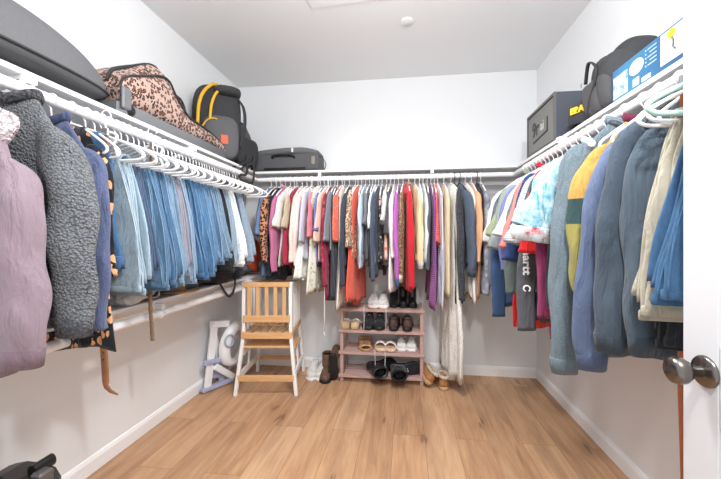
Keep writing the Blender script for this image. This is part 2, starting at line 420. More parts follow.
def garment(name, label, cat, loc, rz, group, mat, bz, sv=None, seed=1, w=.38, T=.016, top=-.075, slope=.075, flare=1.03, sl=None, slm=None,
            collar=None, cuff=None, hem=None, hood=None, fold=.006, sr=(.055, .040), neck=.062, buttons=None, pocket=None, straps=None, panel=None, hemw=.010, hi=False, yr=None, spread=.05, sway=.010, drift=.012):
    """bz, sv: world heights of the hem and of the sleeve ends."""
    rng = random.Random(seed); t = thing(name, label, cat, loc, rz, group); Z0 = loc[2]
    L = Z0+top-bz
    n, rows = (56, 30) if hi else (34, 18)
    torso(rng, w, top, slope, L, T, flare, fold, neck, hemw, n, rows, drift=drift).done('body' if cat not in ('dress',) else 'bodice_and_skirt', mat, t, 'all')
    yr = yr or T*1.15
    if sl:
        for sg in (-1, 1):
            x0 = w/2*.84; zs = top-slope*.80; ez = sv-Z0+(.045 if cuff else 0); l = zs-ez
            if sl == 's':
                path = [(sg*(x0-.035), zs+.004), (sg*(w/2-.004), zs-.04), (sg*(w/2+spread*.55), zs-l*.6), (sg*(w/2+spread), ez)]
                rad = [(sr[0]*.55, yr*.7), (sr[0]*.92, yr), (sr[0]*1.05, yr*1.1), (sr[0]*1.2, yr*1.15)]
            else:
                k1 = rng.uniform(-.014, .01)
                path = [(sg*(x0-.04), zs+.006), (sg*(w/2-.012), zs-.045), (sg*(w/2+spread*.42), zs-l*.28), (sg*(w/2+spread*.8), zs-l*.55), (sg*(w/2+spread+k1), zs-l*.8), (sg*(w/2+spread*.9+k1), ez)]
                rad = [(sr[0]*.5, yr*.6), (sr[0]*.9, yr), (sr[0], yr*1.15), (sr[0]*.95, yr*1.15), (sr[1]*1.08, yr*1.05), (sr[1], yr)]
            mb, rings = sleeve(rng, path, rad, 22 if hi else 14, 9 if hi else 5, ysway=sway)
            so = mb.done('sleeve', slm or mat, t, 'all')
            if cuff:
                e = rings[-1]; c = [sum(p[k] for p in e)/len(e) for k in range(3)]
                def rg(f, dz): return [(c[0]+(p[0]-c[0])*f, c[1]+(p[1]-c[1])*f, c[2]+(p[2]-c[2])*.3+dz) for p in e]
                MB().loft([rg(.98, .012), rg(1.04, .006), rg(.9, -.05), rg(.7, -.048)]).done('cuff', cuff, so, 'all')
    if collar:
        m = MB(); rings = []
        for f, dz in ((1.0, -.012), (1.12, .004), (1.05, .018), (.86, .016), (.8, 0)):
            rings.append([(neck*1.08*f*math.cos(2*PI*j/24), max(T*.8, .012)*f*1.25*math.sin(2*PI*j/24), top+dz+.012*math.cos(4*PI*j/24)) for j in range(24)])
        m.loft(rings).done('collar', collar, t, 'all')
    if hood:
        mb = MB(); rings = []
        for i in range(11):
            q = i/10; a = PI*q
            rings.append([(.02+(.085*math.sin(a)**.6+.008)*math.cos(2*PI*j/18)*1.15*(1+.12*math.sin(5*j+i)), .012+(.035*math.sin(a)**.6+.004)*math.sin(2*PI*j/18), top+.02-.14*q+.02*math.sin(2*PI*j/18*2+q)) for j in range(18)])
        mb.loft(rings).done('hood', hood, t, 'all')
    if hem:
        rg = []
        for f, dz in ((.98, .055), (1.03, .05), (1.0, .01), (.95, -.008), (.8, 0)):
            rg.append([(w/2*flare*f*sgnpow(math.cos(2*PI*j/34), .75)*.99, T*1.35*f*sgnpow(math.sin(2*PI*j/34), .7)+fold*math.sin(40*w/2*math.cos(2*PI*j/34)), -(Z0-bz)+dz) for j in range(34)])
        MB().loft(rg).done('hem_band', hem, t, 'all')
    if buttons:
        m, cnt = buttons
        for k in range(cnt):
            MB().loft([[(.011*f*math.cos(2*PI*j/14), -T*1.25-.002-dy, top-.06-k*.085+.011*f*math.sin(2*PI*j/14)) for j in range(14)] for f, dy in ((1, 0), (1, .004), (.7, .006))]).done('button', m, t)
    if pocket:
        MB().box((-w*.22 if pocket[1] < 0 else w*.22, -T*1.3, top-.22), (.11, .004, .12), None, .0015).done('pocket', pocket[0], t, False)
    if straps:
        for sg in (-1, 1):
            MB().tube([(sg*.12, .0, top-.01), (sg*.10, -.004, top-.05), (sg*.085, -.004, top-.11)], .006, 6, flat=.4).done('strap', straps, t, 'all')
    return t
def trousers(name, label, cat, loc, rz, group, mat, bz, seed=1, w=.22, T=.010, back=.92, barz=-.178, seam=None, hi=False, gap=.017):
    """two legs folded over the bar of a hanger; bz is the world height of the hems"""
    rng = random.Random(seed); t = thing(name, label, cat, loc, rz, group); Z0 = loc[2]
    for k in range(2):
        rb = .006+k*T*1.7; L = Z0+barz-bz-.015*k; off = rng.uniform(-.012, .012)
        path = []
        N = 14 if not hi else 22
        for i in range(N+1): path.append((-1, -(rb+.003*math.sin(i)), -L+(L)*i/N))
        for i in range(1, 6): a = PI*i/6; path.append((0, -rb*math.cos(a), rb*math.sin(a)))
        for i in range(N+1): path.append((1, rb, -L*back*i/N))
        ph = [rng.uniform(0, 6.28) for _ in range(4)]; rings = []; n = 30 if hi else 22; M_ = len(path)
        for i, (sd, y, z) in enumerate(path):
            a = path[max(0, i-1)]; c = path[min(M_-1, i+1)]; ty, tz = c[1]-a[1], c[2]-a[2]; l = math.hypot(ty, tz) or 1; ty /= l; tz /= l
            dr = min(1, abs(z)/.3)
            hw = w/2*(1-.46*(1-min(1, abs(z)/.45)**.8)+.05*math.sin(3*z*PI+ph[2])*dr)-(.006 if k else 0); rg = []
            for j in range(n):
                an = 2*PI*j/n; x = hw*sgnpow(math.cos(an), .8)
                th = T*sgnpow(math.sin(an), .8)*(1+.2*math.sin(5*z+ph[3]))
                f = .003*dr*math.sin(40*x+ph[0]+4*z)+.001*dr*math.sin(85*x+ph[1])
                rg.append((x+off*dr, y+(-tz)*0+(th if abs(ty) < .5 else th*abs(tz))+f, z+barz+(th*abs(ty) if abs(ty) >= .5 else 0)))
            rings.append(rg)
        lg = MB().loft(rings).done('leg', mat, t, 'all')
        if seam:
            zz = [(-L+.005)+(L-.01)*i/14 for i in range(15)]
            e = 1 if loc[0] < 0 else -1
            MB().tube([(e*(w/2*(1-.46*(1-min(1, abs(z)/.45)**.8)+.05*math.sin(3*z*PI+ph[2])*min(1, abs(z)/.3))-(.006 if k else 0))+off*min(1, abs(z)/.3)-.006*e, -(rb)-T*.5, z+barz) for z in zz], .0022, 6).done('side_seam', seam, lg, 'all')
        ring = rings[0]; cxm = sum(p[0] for p in ring)/len(ring); cym = sum(p[1] for p in ring)/len(ring)
        def hr(f, fy, dz): return [(cxm+(p[0]-cxm)*f, cym+(p[1]-cym)*fy, p[2]+dz) for p in ring]
        MB().loft([hr(1.0, 1.0, .024), hr(1.015, 1.25, .020), hr(1.015, 1.25, -.001), hr(1.0, 1.0, -.004)]).done('hem_band', mat, lg, 'all')
    return t

WHITE = simple('button_white', 'eef0f0', .4)
DK = lambda c: fab(c)
# ---- the rows of clothes.  (edge column, kind, hem row, sleeve row, material, object name, description, options)
F = fab
def place_back(rows):
    n = len(rows)
    for i, (u, kind, vb, vs, mat, name, short, opt) in enumerate(rows):
        opt = dict(opt); w = opt.get('w', .34); opt.setdefault('slope', .105); opt.setdefault('fold', .009); reach = w/2+(.06 if kind == 's' else .045 if kind == 'l' else 0)
        opt.setdefault('spread', .04); opt.setdefault('sway', .012)
        Yf = YRB-reach; X = x_on_y(u, Yf)
        gaps = [abs(u-rows[k][0]) for k in (i-1, i+1) if 0 <= k < n]; T = max(.0085, min(.019, min(gaps)*.0082*.40)) if 'T' not in opt else opt.pop('T')
        bz = zat(X, Yf, vb); sz = zat(X, Yf, vs) if vs else None
        opt.pop('w', None); hc = opt.pop('hc', 'white'); cat = opt.pop('cat', 'top')
        if 'hz' in opt: opt.pop('hz')
        rz = PI/2+math.radians(random.Random(i).uniform(-3, 3)) + (1 if u > 405 else -1)*math.radians(opt.pop('yaw', random.Random(i+50).uniform(1, 8)))
        opt.setdefault('drift', .022); opt.setdefault('hemw', .014)
        lab = short+', on the back wall rod'
        hanger((X, YRB, ZR), rz, hc, hc+' plastic hanger under the '+short, 'hangers on the back wall rod', .31)
        G = 'clothes on the back wall rod'
        if kind == 'p': trousers(name, lab, 'trousers', (X, YRB, ZR), rz, G, mat, bz, 100+i, w, T*.5)
        else: garment(name, lab, cat, (X, YRB, ZR), rz, G, mat, bz, sz, 100+i, w, T, sl=None if kind == 'n' else kind, **opt)
D = {'cat': 'dress'}
BACK = [
 (260, 's', 280, 236, F('6d8fc0', 'denim'), 'chambray_shirt', 'light blue chambray shirt', {}),
 (266, 'l', 272, 262, F('241f24', 'leaf', 'e58a63', None, 1.5), 'printed_kimono', 'black kimono with coral leaf print', {'slm': F('c98f6c', 'leopard', '4a2d22', '221616', 1.3)}),
 (271.5, 'n', 280, 0, F('262a38'), 'evening_dress', 'navy dress beside the coral print', dict(D, flare=1.2, w=.40)),
 (276, 'l', 262, 272, F('c4739a'), 'collared_shirt', 'mauve pink shirt', {'collar': F('c98aa5')}),
 (280.5, 's', 268, 228, F('e9e7e3'), 'cotton_tee', 'white tee between pink and beige tops', {}),
 (285, 's', 262, 229, F('c9b7a0'), 'cotton_tee', 'beige tee beside the crimson dress', {}),
 (289, 'n', 266, 0, F('b3304e'), 'wrap_dress', 'crimson wrap dress', dict(D, flare=1.25, w=.40)),
 (294, 'l', 266, 262, F('f0e6dc', 'hstripe', 'cbb6a8', None, 3.2), 'knit_jumper', 'cream knit top with thin brown stripes', {}),
 (299, 'l', 262, 266, F('efd6d3'), 'linen_blouse', 'pale blush blouse', {}),
 (303, 's', 262, 243, F('c6c8d8'), 'cotton_tee', 'pale lavender tee', {}),
 (306.5, 'n', 282, 0, F('f4f3f0', 'lace', 'd9dcd6'), 'lace_dress', 'white lace dress with flared skirt', dict(D, flare=1.55, w=.34, yaw=16)),
 (310.5, 's', 258, 238, F('e98590'), 'cotton_tee', 'coral pink tee', {}),
 (314, 'n', 292, 0, F('e9ead9', 'floral', '9fae7f', 'c9d4b8', 1.2), 'summer_dress', 'cream dress with green floral print', dict(D, flare=1.3, w=.40)),
 (317.5, 's', 268, 232, F('6f76b4'), 'cotton_tee', 'periwinkle tee', {}),
 (321, 's', 262, 243, F('f1cdb8'), 'silk_blouse', 'peach blouse with wide sleeves', {'sr': (.06, .05)}),
 (324.5, 'l', 300, 286, F('9d2646', 'floral', 'c2566a', '7a1c38'), 'long_dress', 'burgundy patterned long dress', dict(D, flare=1.1)),
 (328, 's', 255, 242, F('8d929c', 'heather', '6f747e'), 'ribbed_tee', 'heather grey ribbed tee', {'w': .40}),
 (332.5, 'n', 303, 0, F('3b3f4d'), 'maxi_dress', 'charcoal sleeveless maxi dress', dict(D, w=.40)),
 (337.5, 'n', 240, 0, F('ef7660', 'floral', 'f49a80', 'd95a48', 2), 'singlet', 'short coral orange tank', {'w': .40, 'straps': F('ef7660')}),
 (341, 'n', 307, 0, F('e4dad2', 'lace', 'd2c6bd'), 'maxi_skirt', 'off-white lace maxi skirt', dict(D, w=.30, flare=1.35)),
 (345, 'l', 270, 286, F('3c4658'), 'long_shirt', 'long dark navy shirt', {}),
 (351, 's', 262, 248, F('d9bea4', 'leopard', 'a57e58', '6b4c33', 1.4), 'printed_blouse', 'tan leopard chiffon blouse', {'sr': (.065, .05)}),
 (355, 'n', 304, 0, F('ec6450'), 'maxi_dress', 'coral red maxi dress', dict(D, flare=1.4, w=.35, yaw=13)),
 (358.5, 'n', 262, 0, F('e8e6e6', 'floral', '2a2a30', '4a4a52', 2.2), 'printed_blouse', 'white top with black flecks', {'w': .38}),
 (362.5, 'l', 255, 268, F('b9c8d8', 'satin'), 'satin_blouse', 'pale steel blue satin blouse', {'sr': (.06, .045)}),
 (366.5, 's', 260, 226, F('74767c'), 'cotton_tee', 'mid grey tee', {}),
 (370, 'l', 272, 277, F('25262c', 'lace', '44464c'), 'lace_blouse', 'black lace blouse', {}),
 (373, 's', 262, 230, F('e7e4e2', 'speck', '8f8a8c', None, .6), 'printed_tee', 'white speckled tee', {}),
 (376.5, 'l', 276, 281, F('4b566b'), 'long_shirt', 'slate blue long shirt', {}),
 (380.5, 'n', 262, 0, F('2f3239', 'floral', 'e7b3ab', 'c9c6c6', 1.3), 'printed_blouse', 'charcoal top with pink flower print', {'w': .36}),
 (385, 's', 264, 223, F('eab9ae', 'floral', 'f4dccf', 'd9654f', 1.1), 'chiffon_blouse', 'peach floral chiffon blouse', {'slm': F('dde5e4'), 'sr': (.07, .05), 'w': .38}),
 (389.5, 's', 268, 235, F('4a4b52'), 'cotton_tee', 'dark grey tee beside peach chiffon', {}),
 (393.5, 'l', 296, 258, F('f3eeea'), 'shirt_dress', 'ivory long-sleeved shirt dress', dict(D, flare=1.15)),
 (398, 'l', 262, 286, F('b061b2'), 'knit_cardigan', 'orchid purple cardigan', {'cuff': F('4a6da6')}),
 (403, 'l', 284, 282, F('a2825f', 'leopard', '6e5238', '4c3826', 2.0), 'knit_cardigan', 'brown leopard knit cardigan', {'cuff': F('e9d9c3')}),
 (409, 'l', 291, 288, F('cf2330'), 'hooded_coat', 'bright red hooded coat with tan fur trim', {'collar': F('c7a98b', 'sherpa'), 'hood': F('d8414a'), 'cat': 'coat'}),
 (415.5, 'l', 262, 268, F('e3cfa4'), 'hooded_sweatshirt', 'butter yellow hoodie with small badge', {'cuff': F('f0efec', 'hstripe', '3e4a66', None, 5), 'hem': F('e3cfa4'), 'T': .018, 'yaw': 12}),
 (420.5, 'n', 264, 0, F('f2f2f0'), 'cotton_singlet', 'plain white top behind the yellow hoodie', {'w': .38}),
 (424.5, 'l', 262, 262, F('cfd5d8'), 'sweatshirt', 'pale ice grey sweatshirt', {'cuff': F('c3cacd')}),
 (429, 'l', 268, 270, F('53565f'), 'sweatshirt', 'charcoal sweatshirt beside the ice grey one', {}),
 (433, 'n', 306, 0, F('7a3a7c', 'hstripe', 'b06cb4', None, 2.0), 'ruffled_dress', 'purple dress with rows of ruffles', dict(D, w=.42, flare=1.1, fold=.009)),
 (436.5, 'n', 244, 0, F('f06a6a', 'floral', 'f9a08f', 'c94d57', 2), 'singlet', 'short pink coral print tank', {'w': .40, 'straps': F('f06a6a')}),
 (440, 'n', 311, 0, F('e7e9f0', 'stripe', 'cfd3e2', None, 1.5), 'maxi_dress', 'white and pale blue striped maxi dress', dict(D, w=.40, flare=1.05)),
 (454, 'n', 384, 0, F('e6e4df', 'lace', 'd3d3cc'), 'long_gown', 'ivory lace gown reaching the floor', dict(D, w=.36, flare=1.15, T=.026, fold=.012, drift=0, yaw=17)),
 (446.5, 'n', 296, 0, F('d8c3a2'), 'long_tunic', 'sand coloured long tunic', {'w': .36}),
 (458.5, 'l', 303, 300, F('33363c', 'speck', '6a6d74', None, .9), 'knit_coat', 'black and grey boucle coat', {'cat': 'coat', 'T': .018, 'hc': 'black'}),
 (464, 'l', 268, 276, F('57677e', 'denim'), 'denim_jacket', 'slate blue denim jacket', {'cuff': F('4d5d74', 'denim'), 'T': .022, 'cat': 'jacket', 'hc': 'black', 'sr': (.06, .045), 'yaw': 11}),
 (470, 'n', 306, 0, F('e8e3dc'), 'draped_cardigan', 'cream draped cardigan with pointed hem', {'w': .40, 'flare': 1.0, 'hemw': .035, 'T': .017, 'yaw': 13}),
 (477, 'l', 300, 262, F('e4ab84'), 'button_blouse', 'apricot blouse with dark buttons', {'sr': (.06, .045)}),
 (482, 'n', 265, 0, F('2c2a33'), 'satin_camisole', 'black top beside the apricot blouse', {'w': .36, 'hc': 'black'}),
 (487, 'l', 297, 295, F('8b8e9b', 'tie', '6d707e', 'a9abb6', 1.2), 'marl_hoodie', 'marbled grey hoodie', {'T': .02}),
]
BACK.sort(key=lambda r: r[0])
place_back(BACK)

def place_side(side, rows):
    for i, (Y, kind, vb, vs, mat, name, short, opt) in enumerate(rows):
        opt = dict(opt); Xr = XRL if side < 0 else XRR; w = opt.pop('w', .33); hc = opt.pop('hc', 'white'); cat = opt.pop('cat', 'top')
        ex = Xr-side*w/2
        if kind != 'p':
            opt.setdefault('slope', .125); opt.setdefault('spread', .085 if kind == 's' else .06)
        bz = zat(ex, Y, vb); sz = zat(ex-side*opt.get('spread', 0), Y, vs) if vs else None
        rz = math.radians(opt.pop('rz', random.Random(i*7+3).uniform(-2.5, 2.5)))
        where = ', on the rod above the lower shelf' if side < 0 else ', on the rod beside the door'
        lab = short+where; G = 'clothes on the rod above the lower shelf' if side < 0 else 'clothes on the rod beside the door'
        hanger((Xr, Y, ZR), rz, hc, hc+' plastic hanger under the '+short, 'hangers on the side rods', .46 if hc == 'mint' else .38 if kind == 'p' else .29 if opt.get('slope', .1) <= .13 else .17)
        if kind == 'p': trousers(name, lab, 'trousers', (Xr, Y, ZR), rz, G, mat, bz, 300+i, w, opt.pop('T', .0105), **opt)
        else: garment(name, lab, cat, (Xr, Y, ZR), rz, G, mat, bz, sz, 300+i*3+(50 if side > 0 else 0), w, opt.pop('T', .017), sl=None if kind == 'n' else kind, **opt)
SHERPA = F('74777c', 'sherpa', None, None, 1.35); ST = F('c3cfdd', 'denim')
LEFT = [
 (.835, 'l', 372, 366, F('8c7b85'), 'hooded_jacket', 'mauve jacket with pale fleece hood', {'w': .28, 'T': .04, 'collar': F('dccdd0', 'sherpa'), 'hood': F('dccdd0', 'sherpa'), 'cuff': F('7d6a75'), 'cat': 'jacket', 'sr': (.06, .05), 'hi': True, 'slope': .18, 'top': -.13, 'rz': 0, 'spread': .02}),
 (.955, 'l', 328, 333, SHERPA, 'sherpa_jacket', 'charcoal teddy fleece jacket', {'w': .31, 'T': .042, 'collar': F('4c4e53', 'sherpa'), 'cat': 'jacket', 'sr': (.07, .055), 'hi': True, 'slope': .15, 'top': -.04, 'cuff': F('5c5f66', 'sherpa'), 'rz': 0, 'spread': .055}),
 (1.055, 'l', 330, 330, F('5b6484', 'heather', '49516f'), 'fuzzy_cardigan', 'dusty blue fuzzy cardigan', {'w': .30, 'T': .026, 'sr': (.055, .045), 'hi': True, 'slope': .14, 'collar': F('474f6c'), 'cat': 'cardigan', 'rz': 1, 'spread': .03}),
 (1.125, 's', 352, 276, F('1d2026', 'leaf', 'e0a070', None, 1.9), 'printed_shirt', 'black shirt with orange leaf print', {'w': .24, 'T': .018, 'sr': (.045, .045), 'hi': True, 'slope': .12, 'rz': 2, 'spread': .0, 'flare': 1.5}),
 (1.185, 'n', 270, 0, F('3d699c', 'denim'), 'denim_shirt', 'mid blue denim top with stitched hem', {'w': .24, 'flare': 1.35, 'hem': F('3a669c', 'denim'), 'rz': 0}),
 (1.255, 'p', 294, 0, F('a3bccd', 'denim'), 'jeans', 'pale washed jeans nearest the leaf print shirt', {'w': .44, 'seam': ST, 'T': .012, 'hi': True, 'rz': -2}),
 (1.325, 'p', 280, 0, F('4f6685', 'denim'), 'jeans', 'slate blue jeans beside the pale washed pair', {'w': .37, 'seam': F('6c83a2', 'denim'), 'rz': 0}),
 (1.39, 'p', 290, 0, F('587fa6', 'denim'), 'jeans', 'mid blue jeans with a pale side seam', {'w': .41, 'seam': F('7f9fc0', 'denim'), 'hi': True}),
 (1.455, 'p', 287, 0, F('4a7099', 'denim'), 'jeans', 'deeper blue jeans with stitched seam', {'w': .42, 'seam': F('7898ba', 'denim')}),
 (1.52, 'p', 285, 0, F('7a9cba', 'denim'), 'jeans', 'faded sky blue jeans', {'w': .40, 'seam': F('9db6cc', 'denim')}),
 (1.575, 'p', 275, 0, F('8b8794'), 'trousers', 'dusty mauve grey trousers among the jeans', {'w': .37}),
 (1.625, 'p', 283, 0, F('829fbc', 'denim'), 'jeans', 'light wash jeans behind the mauve trousers', {'w': .37, 'seam': F('a5bacd', 'denim')}),
 (1.685, 'p', 279, 0, F('41719f', 'denim'), 'jeans', 'bright cobalt jeans', {'w': .42, 'seam': F('6f98c2', 'denim')}),
 (1.745, 'p', 276, 0, F('4c7caa', 'denim'), 'jeans', 'bright blue jeans behind the cobalt pair', {'w': .41, 'seam': F('7fa4c8', 'denim')}),
 (1.805, 'p', 271, 0, F('5c88b2', 'denim'), 'jeans', 'cornflower blue jeans', {'w': .40, 'seam': F('8aaccc', 'denim')}),
 (1.87, 'p', 264, 0, F('6a90b5', 'denim'), 'jeans', 'soft blue jeans with short cut hem', {'w': .42, 'seam': F('94b0cc', 'denim')}),
 (1.93, 'p', 260, 0, F('7896b3', 'denim'), 'jeans', 'washed blue jeans next to the black trousers', {'w': .42, 'seam': F('9db3c8', 'denim')}),
 (1.985, 'p', 272, 0, F('26272c'), 'trousers', 'black trousers among the jeans', {'w': .39}),
 (2.04, 'p', 266, 0, F('94aabd', 'denim'), 'jeans', 'ice blue jeans beside the white pair', {'w': .40}),
 (2.10, 'p', 266, 0, F('e8ebec', 'tie', 'b9c9cf', 'f4f4f2', 1), 'jeans', 'white distressed jeans with torn knees', {'w': .44}),
 (2.16, 'p', 270, 0, F('4a4f59'), 'trousers', 'dark slate trousers behind the white jeans', {'w': .39}),
 (2.22, 'p', 263, 0, F('96adc2', 'denim'), 'jeans', 'pale blue jeans, last pair before the corner', {'w': .42}),
 (2.29, 'n', 232, 0, F('6d6f73', 'floral', 'c9c9c6', '2a2a2e', 2), 'printed_camisole', 'grey patterned camisole near the corner', {'w': .26}),
]
place_side(-1, LEFT)
rg = random.Random(5)
for k, y in enumerate([1.225, 1.29, 1.355, 1.425, 1.49, 1.55, 1.655, 1.715, 1.775, 1.84, 1.90, 1.96, 2.01, 2.07, 2.13, 2.19, 2.255, 2.34, 2.38, 2.43]):
    hanger((XRL, y, ZR), math.radians(rg.uniform(-10, 10) if y > 2.2 else rg.uniform(-4, 4)), 'white', 'empty white plastic hanger squeezed among the hanging jeans', 'empty hangers among the jeans', .42)
RIGHT = [
 (2.50, 's', 262, 243, F('f3f3f2'), 'cotton_tee', 'plain white tee nearest the back corner', {}),
 (2.44, 'l', 290, 285, F('6d7583'), 'cotton_pullover', 'slate grey pullover behind the sage tee', {}),
 (2.385, 'l', 308, 316, F('3d5f93', 'denim'), 'denim_shirt', 'indigo denim shirt with long sleeves', {}),
 (2.325, 's', 256, 238, F('a0ad8b'), 'cotton_tee', 'sage green tee', {'collar': F('8d9c7a'), 'slm': F('a0ad8b')}),
 (2.27, 's', 262, 250, F('9aa4a4'), 'cotton_tee', 'ash grey tee under the sage tee', {}),
 (2.215, 'l', 262, 270, F('7a83bf'), 'cotton_pullover', 'lavender blue pullover', {}),
 (2.16, 'n', 326, 0, F('d92a2e'), 'jersey_shirt', 'long scarlet jersey', {'w': .36}),
 (2.11, 's', 262, 238, F('f1f1ef', 'floral', 'd5d6d2', 'e8e8e4', 1), 'printed_tee', 'white tee with faint grey print', {'collar': F('c92330')}),
 (2.055, 'l', 300, 294, F('6b7a78'), 'cotton_pullover', 'grey green pullover', {}),
 (2.0, 's', 262, 250, F('e9867f'), 'cotton_tee', 'salmon pink tee', {}),
 (1.945, 's', 318, 262, F('2d4372'), 'cotton_tee', 'navy blue tee with long body', {}),
 (1.89, 's', 290, 245, F('c9cdd4', 'hstripe', '8d94a3', None, 2.4), 'striped_tee', 'grey and white striped tee', {}),
 (1.83, 'l', 318, 330, F('56575d'), 'lettered_sweatshirt', 'charcoal sweatshirt with white lettering down the sleeve', {'sr': (.05, .042)}),
 (1.775, 's', 290, 254, F('df2a2c'), 'cotton_tee', 'scarlet tee with wide sleeve', {'sr': (.06, .05), 'spread': .045}),
 (1.72, 'l', 338, 318, F('8d3a63'), 'sweatshirt', 'raspberry sweatshirt', {'hem': F('7f3258'), 'w': .30, 'spread': .03}),
 (1.665, 's', 312, 236, F('2e3f4a'), 'cotton_tee', 'dark teal tee', {'w': .37}),
 (1.60, 's', 300, 240, F('a4d0e1', 'tie', '5fa6c0', 'dfeaf0', 1.6), 'camp_shirt', 'pale turquoise patterned camp shirt with red flowers', {'w': .36, 'T': .026, 'sr': (.075, .06), 'hi': True, 'collar': F('bfe0ea'), 'slope': .13, 'spread': .11, 'cuff': F('e3eff3', 'tie', 'c8323c', 'dbe9ee', .8)}),
 (1.535, 'n', 328, 0, F('9a9287'), 'long_tunic', 'taupe long tunic', {'w': .36, 'hc': 'white'}),
 (1.42, 'l', 350, 370, F('6c7b84', 'heather', '59676f'), 'shawl_cardigan', 'heather blue grey cardigan with white shoulder button', {'w': .36, 'T': .034, 'sr': (.058, .048), 'hi': True, 'slope': .13, 'top': -.05, 'cat': 'cardigan', 'cuff': F('6d7d87', 'stripe', '5c6b75', None, 9), 'collar': F('505b66', 'herring', '7e8a94'), 'spread': .04, 'rz': 0}),
 (1.315, 'l', 320, 292, F('3e4f50', 'blocks', 'b98f4c', '3e4f50'), 'rugby_shirt', 'mustard and dark green colour block shirt', {'collar': F('6a2740'), 'w': .32, 'T': .022, 'sr': (.055, .045), 'hi': True, 'slope': .13, 'spread': .05, 'rz': 0, 'slm': F('33494a', 'blocks', 'b98f4c', '8b8449')}),
 (1.24, 'l', 342, 369, F('5a6783'), 'sweatshirt', 'cornflower blue sweatshirt', {'w': .31, 'T': .024, 'sr': (.055, .05), 'hi': True, 'slope': .13, 'hem': F('515e7a'), 'cuff': F('515e7a'), 'spread': .065, 'rz': 0}),
 (1.155, 'l', 350, 352, F('434f5b'), 'zip_hoodie', 'slate grey hoodie with seamed sleeve', {'w': .30, 'T': .03, 'sr': (.06, .05), 'hi': True, 'slope': .13, 'hood': F('3c4753'), 'cuff': F('3b4651'), 'hem': F('3b4651'), 'top': -.05, 'spread': .03, 'rz': 0}),
 (1.085, 'l', 352, 354, F('46525e'), 'sweatshirt', 'dark grey sweatshirt behind the khaki trousers', {'w': .26, 'T': .026, 'sr': (.055, .05), 'hi': True, 'slope': .13, 'cuff': F('3b4651'), 'hem': F('3b4651'), 'hc': 'black', 'spread': .02, 'rz': 0}),
 (1.04, 'p', 347, 0, F('22242a'), 'trousers', 'black trousers hidden behind the khaki pair', {'w': .30, 'rz': 0}),
 (1.00, 'p', 318, 0, F('a39d8e'), 'trousers', 'khaki trousers folded over a hanger', {'w': .46, 'T': .012, 'hi': True, 'hc': 'white', 'rz': 0}),
 (.94, 'p', 303, 0, F('3a648f', 'denim'), 'jeans', 'bright blue jeans with frayed hem', {'w': .43, 'T': .013, 'hi': True, 'hc': 'mint', 'seam': F('44709c', 'denim'), 'rz': 0}),
]
place_side(1, RIGHT)

# ---------------------------------------------------------------- helpers for the rest
def find(lab):
    for o in bpy.data.objects:
        if o.get('label', '').startswith(lab): return o
def supring(cx, cy, z, rx, ry, e=.5, n=28, rot=0):
    o = []
    for j in range(n):
        a = 2*PI*j/n; x = rx*sgnpow(math.cos(a), e); y = ry*sgnpow(math.sin(a), e)
        o.append((cx+x*math.cos(rot)-y*math.sin(rot), cy+x*math.sin(rot)+y*math.cos(rot), z))
    return o
def pod(c, r, e=.6, n=28, m=14, e2=.6, bend=None):     # rounded soft box
    rings = []
    for i in range(m+1):
        t = -PI/2+PI*(i+.03)/(m+.06); k = abs(math.cos(t))**e2; z = r[2]*sgnpow(math.sin(t), e2)
        rg = supring(0, 0, z, r[0]*k, r[1]*k, e, n)
        if bend: rg = [bend(Vector(p)) for p in rg]
        rings.append([(p[0]+c[0], p[1]+c[1], p[2]+c[2]) for p in rg])
    return MB().loft(rings)
BLK = simple('black_nylon', '2d2e31', .75, 0, 120, .2); DG = simple('dark_grey_nylon', '606164', .8, 0, 120, .25, .04)
CHG = simple('charcoal_canvas', '37383b', .85, 0, 100, .3, .05); PLB = simple('black_plastic', '1a1a1c', .35); PLG = simple('grey_plastic', '6e7073', .45)
WOOD = None
def wood(name, c1, c2, sc=(3, 3, 30)):
    m, nt, b = mat_new(name, c1, .45, 0, .3); v = coords(nt, sc); n = noise(nt, v, 3, 5, .6)
    nt.links.new(ramp(nt, n.outputs['Fac'], [(.3, c2), (.7, c1)]), b.inputs['Base Color']); return m
PINE = wood('pine_wood', 'e2b687', 'cc9a66', (3, 40, 40)); PINEV = wood('pine_wood_upright', 'e2b687', 'cc9a66', (40, 40, 4)); ROSE = wood('rose_stained_wood', 'c6a79f', 'a98a84', (3, 40, 40))
WP = simple('white_paint_wood', 'eeeeec', .4); WPL = simple('white_plastic', 'ecedef', .35); LIL = simple('lilac_plastic', 'a9afcc', .4)

# ---------------------------------------------------------------- door
dr = bpy.data.objects.new('door_1', None); COL.objects.link(dr); dr['kind'] = 'structure'; dr.location = (.6255, .10, 0)
DX, DT, DL, DH = .0, .035, .762, 2.05
DM = wallmat('door_paint', 'cbccd0')
m = MB(); m.box((DX+DT/2, DL/2, DH/2+.008), (DT-.016, DL-.01, DH-.01))
for y0, y1 in ((0, .10), (DL-.0885, DL)): m.box((DX+DT/2, (y0+y1)/2, DH/2+.008), (DT, y1-y0, DH), None, .0015)
for z0, z1 in ((.008, .22), (.80, .964), (DH-.12, DH+.008)): m.box((DX+DT/2, DL/2, (z0+z1)/2), (DT-.0006, DL-.18, z1-z0), None, .0015)
m.done('door_slab', DM, dr, False)
NICK = simple('brushed_nickel', '77736f', .25, 1)
m = MB(); ky, kz = .7026, .90
def lat(m, x0, prof, sg, c):   # lathe about the x axis
    m.loft([[(x0+sg*dx, c[0]+r*math.cos(2*PI*j/32), c[1]+r*math.sin(2*PI*j/32)) for j in range(32)] for dx, r in prof])
